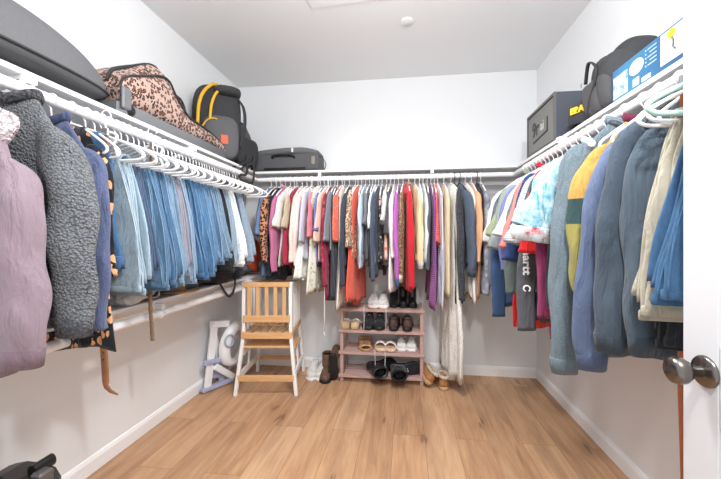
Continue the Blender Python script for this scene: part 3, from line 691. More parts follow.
for sg, x0 in ((-1, 0), (1, DT)):
    lat(m, x0, [(0, .033), (.003, .033), (.007, .030), (.009, .018), (.011, .012), (.028, .011), (.032, .014), (.037, .022), (.046, .0275), (.056, .0285), (.064, .026), (.069, .019), (.071, .008)], sg, (ky, kz))
m.done('door_knob', NICK, dr)
hb = MB()
for z in (.25, 1.03, 1.83): hb.tube([(-.004, -.004, z-.05), (-.004, -.004, z+.05)], .007, 10)
hb.done('hinge', NICK, dr)

# ---------------------------------------------------------------- upper shelf: large domed case
t = thing('domed_case', 'large dark grey domed case with a stitched zip, largest thing on the upper shelf', 'case', (-1.385, .88, ZS+.004)); t.rotation_euler = (math.radians(1.2), 0, 0)
up = []; N = 30
for i in range(N+1):
    s_ = -1+2*i/N; s_ = max(-.9985, min(.9985, s_)); k = (1-abs(s_)**2.4)**.62; kz_ = (1-abs(s_)**2.5)**.75
    zs = .045+.035*max(0, s_)**3
    up.append((s_*.53, .185*k, zs, .208*kz_, .044*(1-abs(s_)**6)**.8))
R1, R2 = [], []
for y, wx, zs, hu, hd in up:
    R1.append([(wx*math.cos(PI*j/16), y, zs+hu*math.sin(PI*j/16)**.85) for j in range(17)]+[(-wx*.98+2*wx*.98*j/6, y, zs-.0005) for j in range(1, 6)])
    R2.append([(wx*.985*math.cos(PI*j/16), y, zs-.002-hd*math.sin(PI*j/16)**.55) for j in range(17)]+[(-wx*.98+2*wx*.98*j/6, y, zs-.0018) for j in range(1, 6)])
MB().loft(R1).done('upper_shell', DG, t); MB().loft(R2).done('lower_shell', simple('case_base', '4b4c4f', .8, 0, 120, .2), t)
MB().tube([(wx*1.005, y, zs-.001) for y, wx, zs, hu, hd in up], .005, 6).done('zip', BLK, t)

# leopard rolling duffel
LEO = F('b99e92', 'leopard', '845343', '2e1c1a', 1.55)
t = thing('rolling_duffel', 'leopard print rolling duffel on a grey tray, slumped on the upper shelf', 'bag', (-1.395, 0, ZS+.001))
ya, yb = 1.38, 2.29
tray = MB(); tray.loft([[(x*.135*k, y, z) for x, z in ((-1, .012), (-.96, .0), (.96, .0), (1, .012), (1.02, .055), (.9, .06), (-.9, .06), (-1.02, .055))] for y, k in ((ya-.01, .85), (ya+.02, 1), (yb-.02, 1), (yb+.03, .8))])
tray.done('tray', PLG, t)
prof = [(ya, .13), (ya+.03, .21), (1.53, .287), (1.64, .35), (1.71, .352), (1.765, .28), (1.87, .19), (1.95, .175), (2.05, .165), (2.15, .145), (2.24, .11), (yb, .065)]
pp = catmull(prof, 3); rings = []
for y, h in pp:
    k = .02*min(1, max(0, (y-1.78)/.12)); rings.append([(k+(.126-k)*sgnpow(math.cos(a), .6)*(1+.04*math.sin(9*y+2*a)), y+.012*math.sin(a*3+y*8), .055+(h-.055)*(.5+.5*sgnpow(math.sin(a), .75))+.006*math.sin(14*y+3*a)) for a in [2*PI*j/30 for j in range(30)]])
MB().loft(rings).done('leopard_body', LEO, t, 'all')
pts = [(.123, y, .055+(h-.055)*.80) for y, h in pp]
MB().tube(pts, .006, 6).done('piping', BLK, t, 'all')
pts = [(.055, y, h+.006) for y, h in pp[1:-1]]; MB().tube(pts, .009, 6, flat=.5).done('zip_band', BLK, t, 'all')
for yy in (ya+.05, ya+.05):
    for x in (.118, -.118):
        if yy == ya+.05 and len([c for c in t.children if c.name.startswith('wheel')]) < 2:
            MB().loft([[(x+dx, yy+r*math.cos(2*PI*j/20), .032+r*math.sin(2*PI*j/20)) for j in range(20)] for dx, r in ((-.016, .02), (-.014, .03), (.014, .03), (.026, .018))]).done('wheel', PLB, t)
MB().box((.137, ya+.02, .075), (.02, .05, .10), None, .006).done('corner_guard', simple('guard_grey', '6a6c6f', .4), t, False)
t = thing('soft_pouch', 'small leopard print pouch standing behind the slumped duffel', 'bag', (-1.52, .06, ZS+.001)); t.scale = (1, 1, 1.22)
pod((0, 2.02, .165), (.033, .115, .163), .7, bend=lambda p: Vector((p.x, p.y+.012*math.sin(20*p.z), p.z*(1-.9*max(0, abs(p.y)-.05))))).done('pouch_body', LEO, t, 'all')
MB().tube(catmull([(.035, 1.93, .08), (.04, 1.96, .25), (.04, 2.02, .30), (.04, 2.08, .25), (.035, 2.11, .08)], 5), .006, 6).done('zip', BLK, t, 'all')

# backpack with yellow bands
YEL = simple('yellow_webbing', 'e6b32e', .7)
t = thing('backpack', 'charcoal backpack with yellow curved bands, standing tall on the shelf', 'backpack', (-1.385, 2.375, ZS+.001)); t.rotation_euler = (0, 0, math.radians(32)); t.scale = (1.12, 1.05, 1.10)
def bb(p): return Vector((p.x, p.y-.10*max(0, p.z-.02)*1.2, p.z))
pod((0, 0, .25), (.15, .085, .25), .62, 32, 16, .55, bb).done('main_compartment', CHG, t, 'all')
pod((.02, -.085, .15), (.11, .045, .14), .6, 28, 12, .55).done('front_pocket', simple('pocket_grey', '57585b', .8, 0, 100, .3), t, 'all')
for off, wd in ((-.115, .013), (-.045, .011)):
    pts = catmull([(off, -.105, .22), (off+.008, -.122, .34), (off+.035, -.125, .42), (off+.08, -.105, .480), (off+.11, -.06, .500)], 5)
    MB().tube(pts, wd, 8, flat=.8).done('yellow_band', YEL, t, 'all')
MB().tube([(-.02+.075*math.cos(a), -.128, .15+.11*math.sin(a)) for a in [PI*k/12 for k in range(5, 14)]], .007, 6, flat=.6).done('yellow_band', YEL, t, 'all')
MB().box((.04, -.131, .13), (.045, .008, .06), None, .003).done('patch', simple('orange_patch', 'c8664a', .7), t, False)
MB().tube([(.02, .02, .462), (.02, -.02, .495), (.02, -.06, .50), (.02, -.09, .462)], .010, 7).done('grab_handle', BLK, t, 'all')
MB().tube(catmull([(.12, -.05, .44), (.16, -.09, .36), (.165, -.10, .24), (.14, -.08, .10)], 5), .015, 7, flat=.4).done('shoulder_strap', BLK, t, 'all')
pod((.06, -.07, .455), (.085, .09, .03), .7, 24, 8, .7).done('top_flap', simple('flap_dark', '38393b', .8, 0, 100, .3), t, 'all')
t = thing('daypack', 'slouched dark grey daypack with straps dangling over the shelf edge', 'backpack', (-1.36, 2.64, ZS+.001)); t.scale = (1.25, 1.1, 1.2); t.rotation_euler = (0, 0, math.radians(62))
pod((0, 0, .155), (.105, .07, .155), .65, 30, 14, .6, lambda p: Vector((p.x-.25*max(0, p.z), p.y, p.z+.008*math.sin(25*p.x+9*p.z)))).done('pack_body', simple('daypack_grey', '4c4d50', .8, 0, 90, .35, .05), t, 'all')
pod((.02, -.075, .11), (.085, .035, .095), .6, 26, 10, .55).done('front_pocket', BLK, t, 'all')
MB().tube([(-.02+.07*math.cos(a), -.035, .25+.07*math.sin(a)) for a in [PI*k/9 for k in range(10)]], .008, 6).done('grab_handle', BLK, t, 'all')
for a_, z_ in ((.0, -.02), (-.05, .02)):
    MB().tube(catmull([(.06+a_, -.10, .10), (.02+a_, -.145, .03), (-.07+a_, -.175, -.015), (-.10+a_, -.19, -.07+z_), (-.02+a_, -.205, -.085+z_), (.03+a_, -.15, .02)], 5), .009, 6, flat=.4).done('shoulder_strap', BLK, t, 'all')

# suitcase on the back shelf
sx0, sx1 = x_on_y(254, 2.78), x_on_y(318, 2.78); sw = sx1-sx0
t = thing('suitcase', 'dark grey soft suitcase lying flat on the back shelf', 'suitcase', ((sx0+sx1)/2, 2.875, ZS+.001)); t.scale = (1.04, 1, 1.14)
SG = simple('suitcase_fabric', '56575a', .8, 0, 130, .25, .04)
pod((0, 0, .075), (sw/2, .12, .070), .22, 40, 10, .28).done('case_body', SG, t, 'all')
pod((0, 0, .150), (sw/2*.99, .118, .026), .30, 40, 8, .5, lambda p: Vector((p.x, p.y, p.z+.008*math.sin(9*p.x+1)-.022*max(0, p.x/(sw/2)-.5)))).done('lid', simple('suitcase_lid', '67686b', .8, 0, 130, .25, .04), t, 'all')
MB().loft([supring(0, 0, z, sw/2*.985*k, .117*k, .28, 40) for z, k in ((.108, .96), (.112, 1.0), (.130, 1.0), (.134, .96))]).done('zip_gusset', PLB, t, 'all')
MB().tube(catmull([(-.10, -.118, .098), (-.09, -.135, .112), (0, -.14, .116), (.07, -.135, .112), (.08, -.118, .098)], 5), .010, 8, flat=.7).done('carry_handle', PLB, t, 'all')
MB().box((0, -.1215, .02), (sw*.62, .006, .014), None, .002).done('skid_bar', PLB, t, False)
for yy in (-.095, .095):
    MB().loft([[(-sw/2+.012+r*math.cos(2*PI*j/20), yy+d, .024+r*math.sin(2*PI*j/20)) for j in range(20)] for d, r in ((-.018, .018), (-.015, .0235), (.015, .0235), (.018, .018))]).done('wheel', PLB, t)
MB().box((.065, -.123, .155), (.016, .006, .03), None, .001).done('luggage_tag', WHITE, t, False)
MB().tube(catmull([(sw/2-.03, -.08, .12), (sw/2+.02, -.09, .10), (sw/2+.055, -.10, .05), (sw/2+.04, -.10, .008)], 5), .006, 6, flat=.5).done('loose_strap', PLB, t, 'all')
MB().box((sw/2-.045, -.117, .075), (.03, .02, .06), None, .004).done('side_buckle', simple('buckle_tan', '8e8778', .6), t, False)

# ---------------------------------------------------------------- right shelf: safe, bags, blue box
t = thing('steel_safe', 'grey box safe with recessed front panel at the far end of the shelf', 'safe', (.985, 2.345, ZS+.001))
SF = simple('safe_grey', '62635f', .5, 0, 60, .1); SFD = simple('safe_side', '474c57', .45)
m = MB(); m.box((.0, 0, .148), (.225, .45, .296), None, .004); m.done('safe_body', SFD, t, False)
m = MB()      # front surround facing the room
for c, d in (((-.1165, 0, .288), (.010, .45, .016)), ((-.1165, 0, .008), (.010, .45, .016)), ((-.1165, -.217, .148), (.010, .016, .264)), ((-.1165, .217, .148), (.010, .016, .264))): m.box(c, d)
m.done('front_surround', SF, t, False)
MB().box((-.1145, 0, .148), (.003, .404, .25)).done('front_panel', simple('safe_panel', '777875', .55), t, False)
def text(body, size, M, mat, parent, name='lettering', ext=.001, off=0, sx=1):
    c = bpy.data.curves.new(name, 'FONT'); c.body = body; c.size = size; c.extrude = ext; c.align_x = 'CENTER'; c.align_y = 'CENTER'; c.offset = off
    tmp = bpy.data.objects.new('tmp', c); COL.objects.link(tmp); bpy.context.view_layer.update()
    me = bpy.data.meshes.new_from_object(tmp.evaluated_get(bpy.context.evaluated_depsgraph_get())); bpy.data.objects.remove(tmp)
    me.materials.clear(); me.materials.append(mat)
    o = bpy.data.objects.new(name, me); COL.objects.link(o); o.parent = parent; o.matrix_local = M @ Matrix.Diagonal((sx, 1, 1, 1)); return o
def plane_mat(loc, xd, yd):
    x = Vector(xd).normalized(); y = Vector(yd).normalized(); z = x.cross(y); M = Matrix((x, y, z)).transposed().to_4x4(); M.translation = Vector(loc); return M
DI = simple('ink_dark', '222226', .5); LI = simple('ink_light', 'c9c9c4', .5)
text('9r', .13, plane_mat((-.117, .075, .165), (0, -1, 0), (0, 0, 1)), DI, t, 'lettering', .001, .003)
text('ai', .09, plane_mat((-.117, -.035, .16), (0, -1, 0), (0, 0, 1)), LI, t, 'lettering', .001)
m = MB(); m.bar((-.117, .11, .085), (-.117, -.12, .105), .003, .012); m.box((-.117, -.115, .145), (.003, .014, .09)); m.done('logo_underline', DI, t, False)
t = thing('cap', 'black cap with yellow lettering leaning beside the safe', 'cap', (.915, 1.86, ZS+.001)); t.rotation_euler = (0, 0, math.radians(-64))
pod((0, 0, .07), (.098, .05, .078), .9, 30, 12, .75).done('crown', simple('cap_black', '34363a', .85, 0, 120, .3), t, 'all')
MB().loft([[(.075*math.cos(a)*k, -.035-.055*abs(math.sin(a))*k, .012+z) for a in [PI*j/16 for j in range(17)]] for k, z in ((.6, .006), (1, 0), (1, -.005), (.6, .0))], True, True).done('brim', BLK, t, 'all')
text('ERA', .042, plane_mat((-.012, -.0535, .086), (1, 0, 0), (0, 0, 1)), simple('yellow_thread', 'e8c22c', .6), t, 'lettering', .0035, .0025)
t = thing('duffel_bag', 'black slouchy duffel bag between the cap and the blue box', 'bag', (.985, 1.695, ZS+.001))
pod((0, 0, .145), (.115, .135, .145), .7, 34, 16, .6, lambda p: Vector((p.x+.01*math.sin(20*p.y), p.y, p.z*(1+.18*math.sin(8*p.y))+.008*math.sin(30*p.y+12*p.x)))).done('bag_body', simple('bag_charcoal', '353639', .85, 0, 45, .6, .08), t, 'all')
for q in (-.06, .02, .07): pod((-.098, q, .10), (.030, .05, .085), .8, 20, 10, .7, lambda p: Vector((p.x, p.y+.3*p.z, p.z))).done('side_pocket', simple('bag_grey', '47474a', .85, 0, 60, .4), t, 'all')
MB().tube(catmull([(-.10, .12, .20), (-.12, .05, .27), (-.12, -.02, .20), (-.125, .03, .08), (-.115, .07, .01)], 6), .009, 6, flat=.5).done('strap', BLK, t, 'all')
MB().loft([[(-.118+.003*k, .13+.006*math.cos(a), .20+.012*math.sin(a)) for a in [2*PI*j/12 for j in range(12)]] for k in (0, 1)]).done('zip_pull', simple('steel_pull', 'd0d0d0', .3, 1), t)
pod((.02, -.05, .225), (.085, .085, .085), .7, 28, 12, .65).done('top_pouch', BLK, t, 'all')

by0, by1 = 1.02, 1.55
t = thing('cardboard_box', 'long blue printed box nearest the door on the upper shelf', 'box', (.975, (by0+by1)/2, ZS+.001))
bl = by1-by0
def bluemat():
    m, nt, b = mat_new('box_print_blue', '3a6fa8', .45); sx = nt.nodes.new('ShaderNodeSeparateXYZ'); nt.links.new(coords(nt), sx.inputs[0])
    mr = nt.nodes.new('ShaderNodeMapRange'); mr.inputs[1].default_value = -.3; mr.inputs[2].default_value = .3; nt.links.new(sx.outputs['Y'], mr.inputs[0])
    nt.links.new(ramp(nt, mr.outputs[0], [(.1, '2b467a'), (.5, '2f6590'), (.8, '3a7aa2'), (1, '345a94')]), b.inputs['Base Color']); return m
MB().box((0, 0, .066), (.23, bl, .132), None, .002).done('carton', bluemat(), t, False)
def onbox(name, y0, y1, z0, z1, mat, e=.0012):
    return MB().box((-.1152-e/2, (y0+y1)/2, (z0+z1)/2), (e, abs(y1-y0), z1-z0)).done(name, mat, t, False)
WI = simple('ink_white', 'f1f3f5', .5); PB = simple('ink_pale_blue', 'b9d3e8', .5)
# local +y is the far end (left in view)
onbox('photo_panel', .165, .255, .012, .100, F('b4cce2', 'tie', '5d8cb8', 'e4ecf2', 1.6))
def disc(name, r1, r2, th, mat): MB().loft([[(-.1158-th-.001*k, .115+r1*math.cos(a), .082+r2*math.sin(a)) for a in [2*PI*j/30 for j in range(30)]] for k in (0, 1)]).done(name, mat, t, False)
disc('oval_badge', .040, .028, 0, WI); disc('oval_centre', .034, .022, .0014, PB)
for z_, l_ in ((.088, .034), (.076, .028)): onbox('oval_text_line', .115-l_/2, .115+l_/2, z_, z_+.004, WI, .0052)
onbox('small_picture', .100, .135, .012, .042, PB)
onbox('caption_strip', .04, .085, .010, .026, WI)
for k in range(5): onbox('printed_line', .012, .055-.010*(k % 2), .112-.014*k, .1155-.014*k, PB); onbox('bullet', .062, .067, .1115-.014*k, .1165-.014*k, PB)
onbox('white_panel', -.19, -.008, .020, .124, WI)
MB().loft([[(-.1168-.001*k, -.056-.017*math.cos(a)*(1+.15*math.sin(3*a)), .106+.016*math.sin(a)) for a in [2*PI*j/18 for j in range(18)]] for k in (0, 1)]).done('yellow_head', simple('ink_yellow', 'f0c020', .5), t, False)
MB().tube(catmull([(-.118, -.060, .092), (-.118, -.066, .077), (-.118, -.064, .062), (-.118, -.074, .048)], 4), .003, 6).done('printed_hose', simple('ink_grey', '6c7178', .5), t, 'all')

# ---------------------------------------------------------------- sleeve lettering and badges
g = find('charcoal sweatshirt with white lettering')
zc = zat(.61, 1.80, 262)-ZR
text('hartt', .052, plane_mat((-.228, -.030, zc), (0, 0, -1), (1, -.1, 0)), WHITE, g, 'lettering', .0012, .0015, 1.25)
M_ = plane_mat((-.228, -.030, zat(.61, 1.80, 289)-ZR), (0, 0, -1), (1, -.1, 0)); m = MB()
m.tube([(.017*math.cos(a)*(1-.25*k/16), .017*math.sin(a)*(1-.25*k/16), 0) for k, a in enumerate([math.radians(40+19*q) for q in range(17)])], .0042, 6)
o = m.done('logo', WHITE, g, 'all'); o.matrix_local = M_
g = find('butter yellow hoodie'); w_ = .17+.035
m = MB(); m.box((-w_-.045, 0, zat(0, 2.5, 250)-ZR), (.006, .024, .024), None, .002); m.done('badge', simple('badge_dark', '4b4038', .7), g, False)
g = find('heather blue grey cardigan')
m = MB(); m.loft([[(-.145-.0+.013*f*math.cos(2*PI*j/16), -.046-dy, -.135+.013*f*math.sin(2*PI*j/16)) for j in range(16)] for f, dy in ((1, 0), (1, .005), (.7, .007))]); m.done('shoulder_button', WHITE, g)

# ---------------------------------------------------------------- belts and cord
LEA = simple('brown_leather', '93623f', .5, 0, 40, .2, .08); LEB = simple('orange_leather', '9a4f26', .45, 0, 40, .2, .08)
def belt(name, lab, x, y, z1, curl, mat, wd=.017, braid=False):
    t = thing(name, lab, 'belt', (x, y, ZR)); hz = -.10
    pts = [(0, 0, -.062), (0, .0, -.075)] + [(0.004*math.sin(7*k/14), .004*math.sin(k), hz-(ZR+hz-z1)*k/14) for k in range(15)]
    if curl: pts += [(curl*.15, 0, z1-ZR-.012), (curl*.5, 0, z1-ZR-.030), (curl*1.1, 0, z1-ZR-.042)]
    rr = [wd]*(len(pts)-4)+[wd*.95, wd*.75, wd*.5, wd*.2]
    if braid: rr = [wd*(1+.22*math.sin(2.6*k)) for k in range(len(pts))]; 
    if braid: pts = catmull(pts, 6); rr = [wd*(.8+.25*abs(math.sin(k*.9))) for k in range(len(pts))]
    MB().tube(pts, rr, 8, flat=.22 if not braid else .5, up=(0, 1, 0)).done('belt_strap', mat, t, 'all')
    MB().box((0, 0, -.066), (wd*2.3, .010, .034), None, .003).done('buckle', STEEL, t, False)
    hanger((x if x < 0 else XRR, y+.006, ZR), 0, 'white', 'white plastic hanger carrying the '+' '.join(lab.split()[:3]), 'hangers on the side rods', .10 if x < 0 else .29)
    return t
t = belt('leather_belt', 'tan leather belt with punched holes hanging below the coats', -1.19, 1.218, .60, .055, LEA)
for k in range(5):
    MB().loft([[(.004*math.cos(a), -.0045-.0006*q, -.86-.028*k+.004*math.sin(a)) for a in [2*PI*j/8 for j in range(8)]] for q in (0, 1)]).done('belt_hole', PLB, t, False)
belt('braided_belt', 'brown braided belt hanging below the pale washed jeans', -1.15, 1.423, .71, 0, wood('braid_brown', '9a8066', '5d4636', (60, 60, 60)), .011, True)
belt('leather_belt', 'reddish brown belt hanging behind the door edge', .742, 1.0225, .32, 0, LEB, .008)
cdx = x_on_y(324, 2.58)
t = thing('drawstring', 'thin white drawstring hanging beside the wooden rack', 'cord', (cdx, 2.745, ZR))
MB().tube([(0, 0, RR+.003), (0, -.02, -.1)]+[(.003*math.sin(k), -.02-.14*min(1, k/5), -.2-.1*k*1.02) for k in range(11)], .003, 6).done('cord', WPL, t, 'all')
MB().tube([(.003*math.sin(10), -.16, -1.215), (.003, -.16, -1.25)], [.003, .007], 8).done('tassel', WPL, t, 'all')

# ---------------------------------------------------------------- things lying on the lower shelf
ZL = .863
def lx(u, x=-1.34): return y_on_x(u, x)
t = thing('tote_bag', 'pale grey tote bag with a dark strap at the coat end of the lower shelf', 'bag', (-1.38, lx(124, -1.38), ZL))
pod((0, 0, .045), (.14, .13, .045), .6, 30, 10, .6, lambda p: Vector((p.x, p.y, p.z+.012*math.sin(28*p.y+10*p.x)))).done('bag_body', F('c9cac9', 'tie', '8f9290', 'e2e2e0', 1.2), t, 'all')
MB().tube(catmull([(.10, -.10, .07), (.15, -.05, .05), (.150, .02, .03), (.12, .07, .06), (.05, .09, .095)], 5), .008, 6, flat=.5).done('strap', BLK, t, 'all')
def bundle(name, lab, cat, u, x, r, mat, seed, e=.8, amp=.014):
    rr = random.Random(seed); a, b, c = [rr.uniform(14, 30) for _ in range(3)]
    o = pod((0, 0, r[2]), r, e, 32, 14, .65, lambda p: Vector((p.x+amp*.6*math.sin(a*p.z+5), p.y+amp*.6*math.sin(b*p.z), p.z+amp*math.sin(a*p.y+b*p.x)))).done(name, mat, None, 'all')
    o.location = (x, lx(u, x), ZL+amp); tag(o, lab, cat); return o
bundle('folded_shirt', 'crumpled navy and white cloth beside the grey tote', 'clothing', 153, -1.36, (.12, .09, .04), F('3c4656', 'floral', 'b9bfc9', '20242c', 2), 3)
t = thing('straw_hat', 'flattened tan straw hat lying on the lower shelf', 'hat', (-1.36, lx(174, -1.36), ZL))
ST_ = F('d0ab82', 'herring', 'b48a5e', None, 2)
MB().loft([supring(0, 0, z, .14*k, .125*k, 1, 30) for z, k in ((.004, .5), (.001, .95), (.004, 1.02), (.012, .98), (.012, .6))]).done('brim', ST_, t, 'all')
MB().loft([supring(0, 0, z, .085*k, .075*k, .9, 30) for z, k in ((.008, 1.05), (.05, 1), (.075, .85), (.082, .5))]).done('crown', ST_, t, 'all')
bundle('pouch', 'dark teal pouch on the shelf in front of the hat', 'pouch', 184, -1.33, (.07, .08, .024), simple('teal_canvas', '3f5a66', .8), 4, .5, .004)
bundle('folded_cloth', 'dark brown crumpled cloth on the lower shelf', 'clothing', 196, -1.34, (.10, .07, .036), fab('3d3330'), 5)
t = thing('shoulder_bag', 'black shoulder bag with its strap looping over the shelf edge', 'bag', (-1.35, lx(212, -1.35), ZL))
pod((0, 0, .06), (.12, .12, .06), .55, 30, 12, .5).done('bag_body', BLK, t, 'all')
MB().tube(catmull([(.11, -.12, .05), (.135, -.10, -.02), (.14, -.03, -.085), (.14, .04, -.06), (.13, .08, .02), (.09, .10, .06)], 6), .012, 6, flat=.3).done('strap', BLK, t, 'all')
bundle('folded_trousers', 'folded black trousers piled on the lower shelf', 'clothing', 226, -1.37, (.13, .13, .065), fab('1f2024'), 8, .6, .01)
bundle('folded_jumper', 'folded dark grey jumper on the lower shelf', 'clothing', 238, -1.40, (.12, .12, .05), fab('44474d'), 9, .6, .01)
orange = pod((0, 0, .165), (.13, .165, .165), .8, 44, 30, .7, lambda p: Vector((p.x+.02*math.sin(26*p.z+9*p.y), p.y+.012*math.sin(31*p.z), p.z+.016*math.sin(16*p.y+14*p.x+2)+.01*math.sin(45*p.z)))).done('fleece_blanket', F('dc4f1c'), None, 'all')
orange.location = (-1.375, 2.80, ZL+.022); tag(orange, 'bright orange fleece blanket bundled in the shelf corner', 'blanket')

# ---------------------------------------------------------------- learning tower
t = thing('learning_tower', 'white and pine toddler learning tower standing by the back wall', 'step stool', (-1.062, 2.675, 0), YAW)
def bars(name, mat, lst, w=.026, h=.030, up=(0, 1, 0)):
    for p, q in lst: MB().bar(p, q, w, h, up, .003).done(name, mat, t, False)
for sx in (-1, 1):
    MB().bar((sx*.228, -.24, .001), (sx*.178, -.20, .455), .026, .034, (0, 1, 0), .003).bar((sx*.178, -.20, .450), (sx*.176, -.20, .845), .026, .034, (0, 1, 0), .003).done('leg', WP, t, False)
    MB().bar((sx*.205, .235, .001), (sx*.170, .19, .455), .026, .034, (0, 1, 0), .003).bar((sx*.170, .19, .450), (sx*.168, .19, .815), .026, .034, (0, 1, 0), .003).done('leg', WP, t, False)
    MB().bar((sx*.178, -.185, .832), (sx*.169, .175, .802), .026, .026, (0, 0, 1), .003).done('side_rail', WP, t, False)
    for k in range(4):
        y = -.12+.08*k; MB().box((sx*.173, y, .64), (.014, .028, .345), None, .002).done('side_slat', WP, t, False)
    MB().bar((sx*.181, -.225, .455), (sx*.172, .205, .455), .028, .034, (0, 0, 1), .003).done('platform_rail', PINE, t, False)
    for zz, k in ((.31, .19), (.14, .208)): MB().bar((sx*k, -.20, zz), (sx*(k-.012), .20, zz), .014, .05, (0, 0, 1), .002).done('side_brace', WP, t, False)
    MB().bar((sx*.203, -.02, .15), (sx*.19, -.02, .31), .014, .03, (0, 1, 0), .002).done('side_brace', WP, t, False)
MB().box((0, -.218, .443), (.385, .018, .046), None, .003).done('platform_front', PINE, t, False)
for k in range(6): MB().box((-.145+.058*k, -.01, .460), (.040, .385, .014), None, .003).done('platform_slat', PINE, t, False)
MB().box((0, -.03, .474), (.34, .03, .010), None, .002).done('platform_batten', PINE, t, False)
MB().box((0, -.222, .571), (.35, .018, .052), None, .003).done('guard_board', PINE, t, False)
MB().box((0, -.222, .828), (.35, .020, .036), None, .003).done('top_rail', PINE, t, False)
for k in range(5): MB().box((-.132+.066*k, -.222, .704), (.028, .012, .225), None, .002).done('back_slat', PINEV, t, False)
MB().box((0, .19, .795), (.33, .020, .03), None, .003).done('rear_rail', PINE, t, False)
MB().box((.01, -.08, .350), (.40, .24, .018), None, .003).done('foot_step', PINE, t, False)
MB().box((0, .222, .125), (.37, .018, .028), None, .003).done('rear_brace', PINE, t, False)
MB().box((0, -.238, .130), (.425, .018, .046), None, .003).done('front_brace', PINE, t, False)

# ---------------------------------------------------------------- folded potty ladder
t = thing('potty_ladder', 'folded white plastic potty ladder with lilac trim leaning by the wall', 'potty ladder', (-1.462, 2.535, 0), math.radians(65.8))
t.rotation_euler = (math.radians(0), 0, math.radians(65.8))
def lp(px, py): return ((px-130)*.00188, ((450-(px-45)*.38)-py)*.00163)
def pl(a, b, w, y, d, name, mat):
    (x1, z1), (x2, z2) = lp(*a), lp(*b); MB().bar((x1, y, z1+.004), (x2, y, z2+.004), w, d, (0, 1, 0), .006).done(name, mat, t, False)
pl((75, 436), (108, 125), .055, .0, .03, 'outer_leg', WPL)
pl((165, 400), (118, 130), .045, .05, .03, 'inner_leg', WPL)
pl((105, 318), (200, 372), .05, -.012, .03, 'diagonal_strut', WPL)
pl((48, 436), (222, 372), .030, -.004, .05, 'base_bar', LIL)
pl((52, 306), (132, 284), .034, -.02, .035, 'cross_bar', LIL)
pl((105, 352), (185, 340), .10, .03, .02, 'step_plate', LIL)
pl((100, 120), (175, 105), .05, .01, .07, 'top_bar', WPL)
x0, z0 = lp(188, 205); ra = math.radians(-16)
outer, inner = [], []
for j in range(40):
    a = 2*PI*j/40
    for L_, (rx, rz_, ox) in ((outer, (.118, .170, 0)), (inner, (.048, .112, .022))):
        x, z = rx*math.cos(a)+ox, rz_*math.sin(a); L_.append((x0+x*math.cos(ra)-z*math.sin(ra), z0+x*math.sin(ra)+z*math.cos(ra)))
yy = -.045; m = MB()
def bl_(poly, y, k=0): return [(p[0], y, p[1]+.005) for p in poly]
def mixp(f): return [(o[0]*(1-f)+i[0]*f, o[1]*(1-f)+i[1]*f) for o, i in zip(outer, inner)]
m.loft([bl_(mixp(0), yy+.03), bl_(mixp(.02), yy-.005), bl_(mixp(.25), yy-.022), bl_(mixp(.7), yy-.022), bl_(mixp(.95), yy-.008), bl_(inner, yy+.03), bl_(mixp(0), yy+.03)], False, False)
m.done('toilet_seat', WPL, t, 'all')
x1, z1 = lp(152, 185)
MB().tube([(x1+.040*math.cos(a), yy-.03, z1+.046*math.sin(a)) for a in [2*PI*j/28 for j in range(28)]], .0075, 8, closed=True).done('grip_ring', LIL, t, 'all')
x2, z2 = lp(232, 115)
MB().tube([(x2+.055*math.cos(a), .03, z2+.05*math.sin(a)-.02) for a in [2*PI*j/28 for j in range(28)]], .022, 8, closed=True).done('folded_handle', WPL, t, 'all')
MB().tube([(x2+.02+.02*math.cos(a), -.005, z2-.03+.025*math.sin(a)) for a in [2*PI*j/20 for j in range(20)]], .006, 8, closed=True).done('grip_ring', LIL, t, 'all')
x3, z3 = lp(207, 292); MB().box((x3, yy, z3), (.07, .05, .04), None, .012).done('hinge_cap', LIL, t, False)

# ---------------------------------------------------------------- shoe rack
rx0, rx1, ry0, ry1 = -.531, .147, 2.765, 2.995
t = thing('shoe_rack', 'four tier dusty rose wooden shoe rack under the dresses', 'shoe rack', ((rx0+rx1)/2, (ry0+ry1)/2, 0))
rw, rd = rx1-rx0, ry1-ry0; TIERS = [.060, .248, .425, .600]
for sx in (-1, 1):
    for sy in (-1, 1): MB().box((sx*(rw/2-.014), sy*(rd/2-.013), .31), (.028, .026, .62), None, .002).done('post', ROSE, t, False)
for z in TIERS:
    for sx in (-1, 1): MB().box((sx*(rw/2-.028-.006), 0, z-.012), (.014, rd-.05, .026), None, .002).done('side_rail', ROSE, t, False)
    MB().box((0, -rd/2-.008, z-.006), (rw+.02, .016, .026), None, .002).done('front_rail', ROSE, t, False)
    for k in range(4): MB().box((0, -.078+.052*k, z+.004), (rw-.062, .040, .012), None, .002).done('shelf_slat', ROSE, t, False)

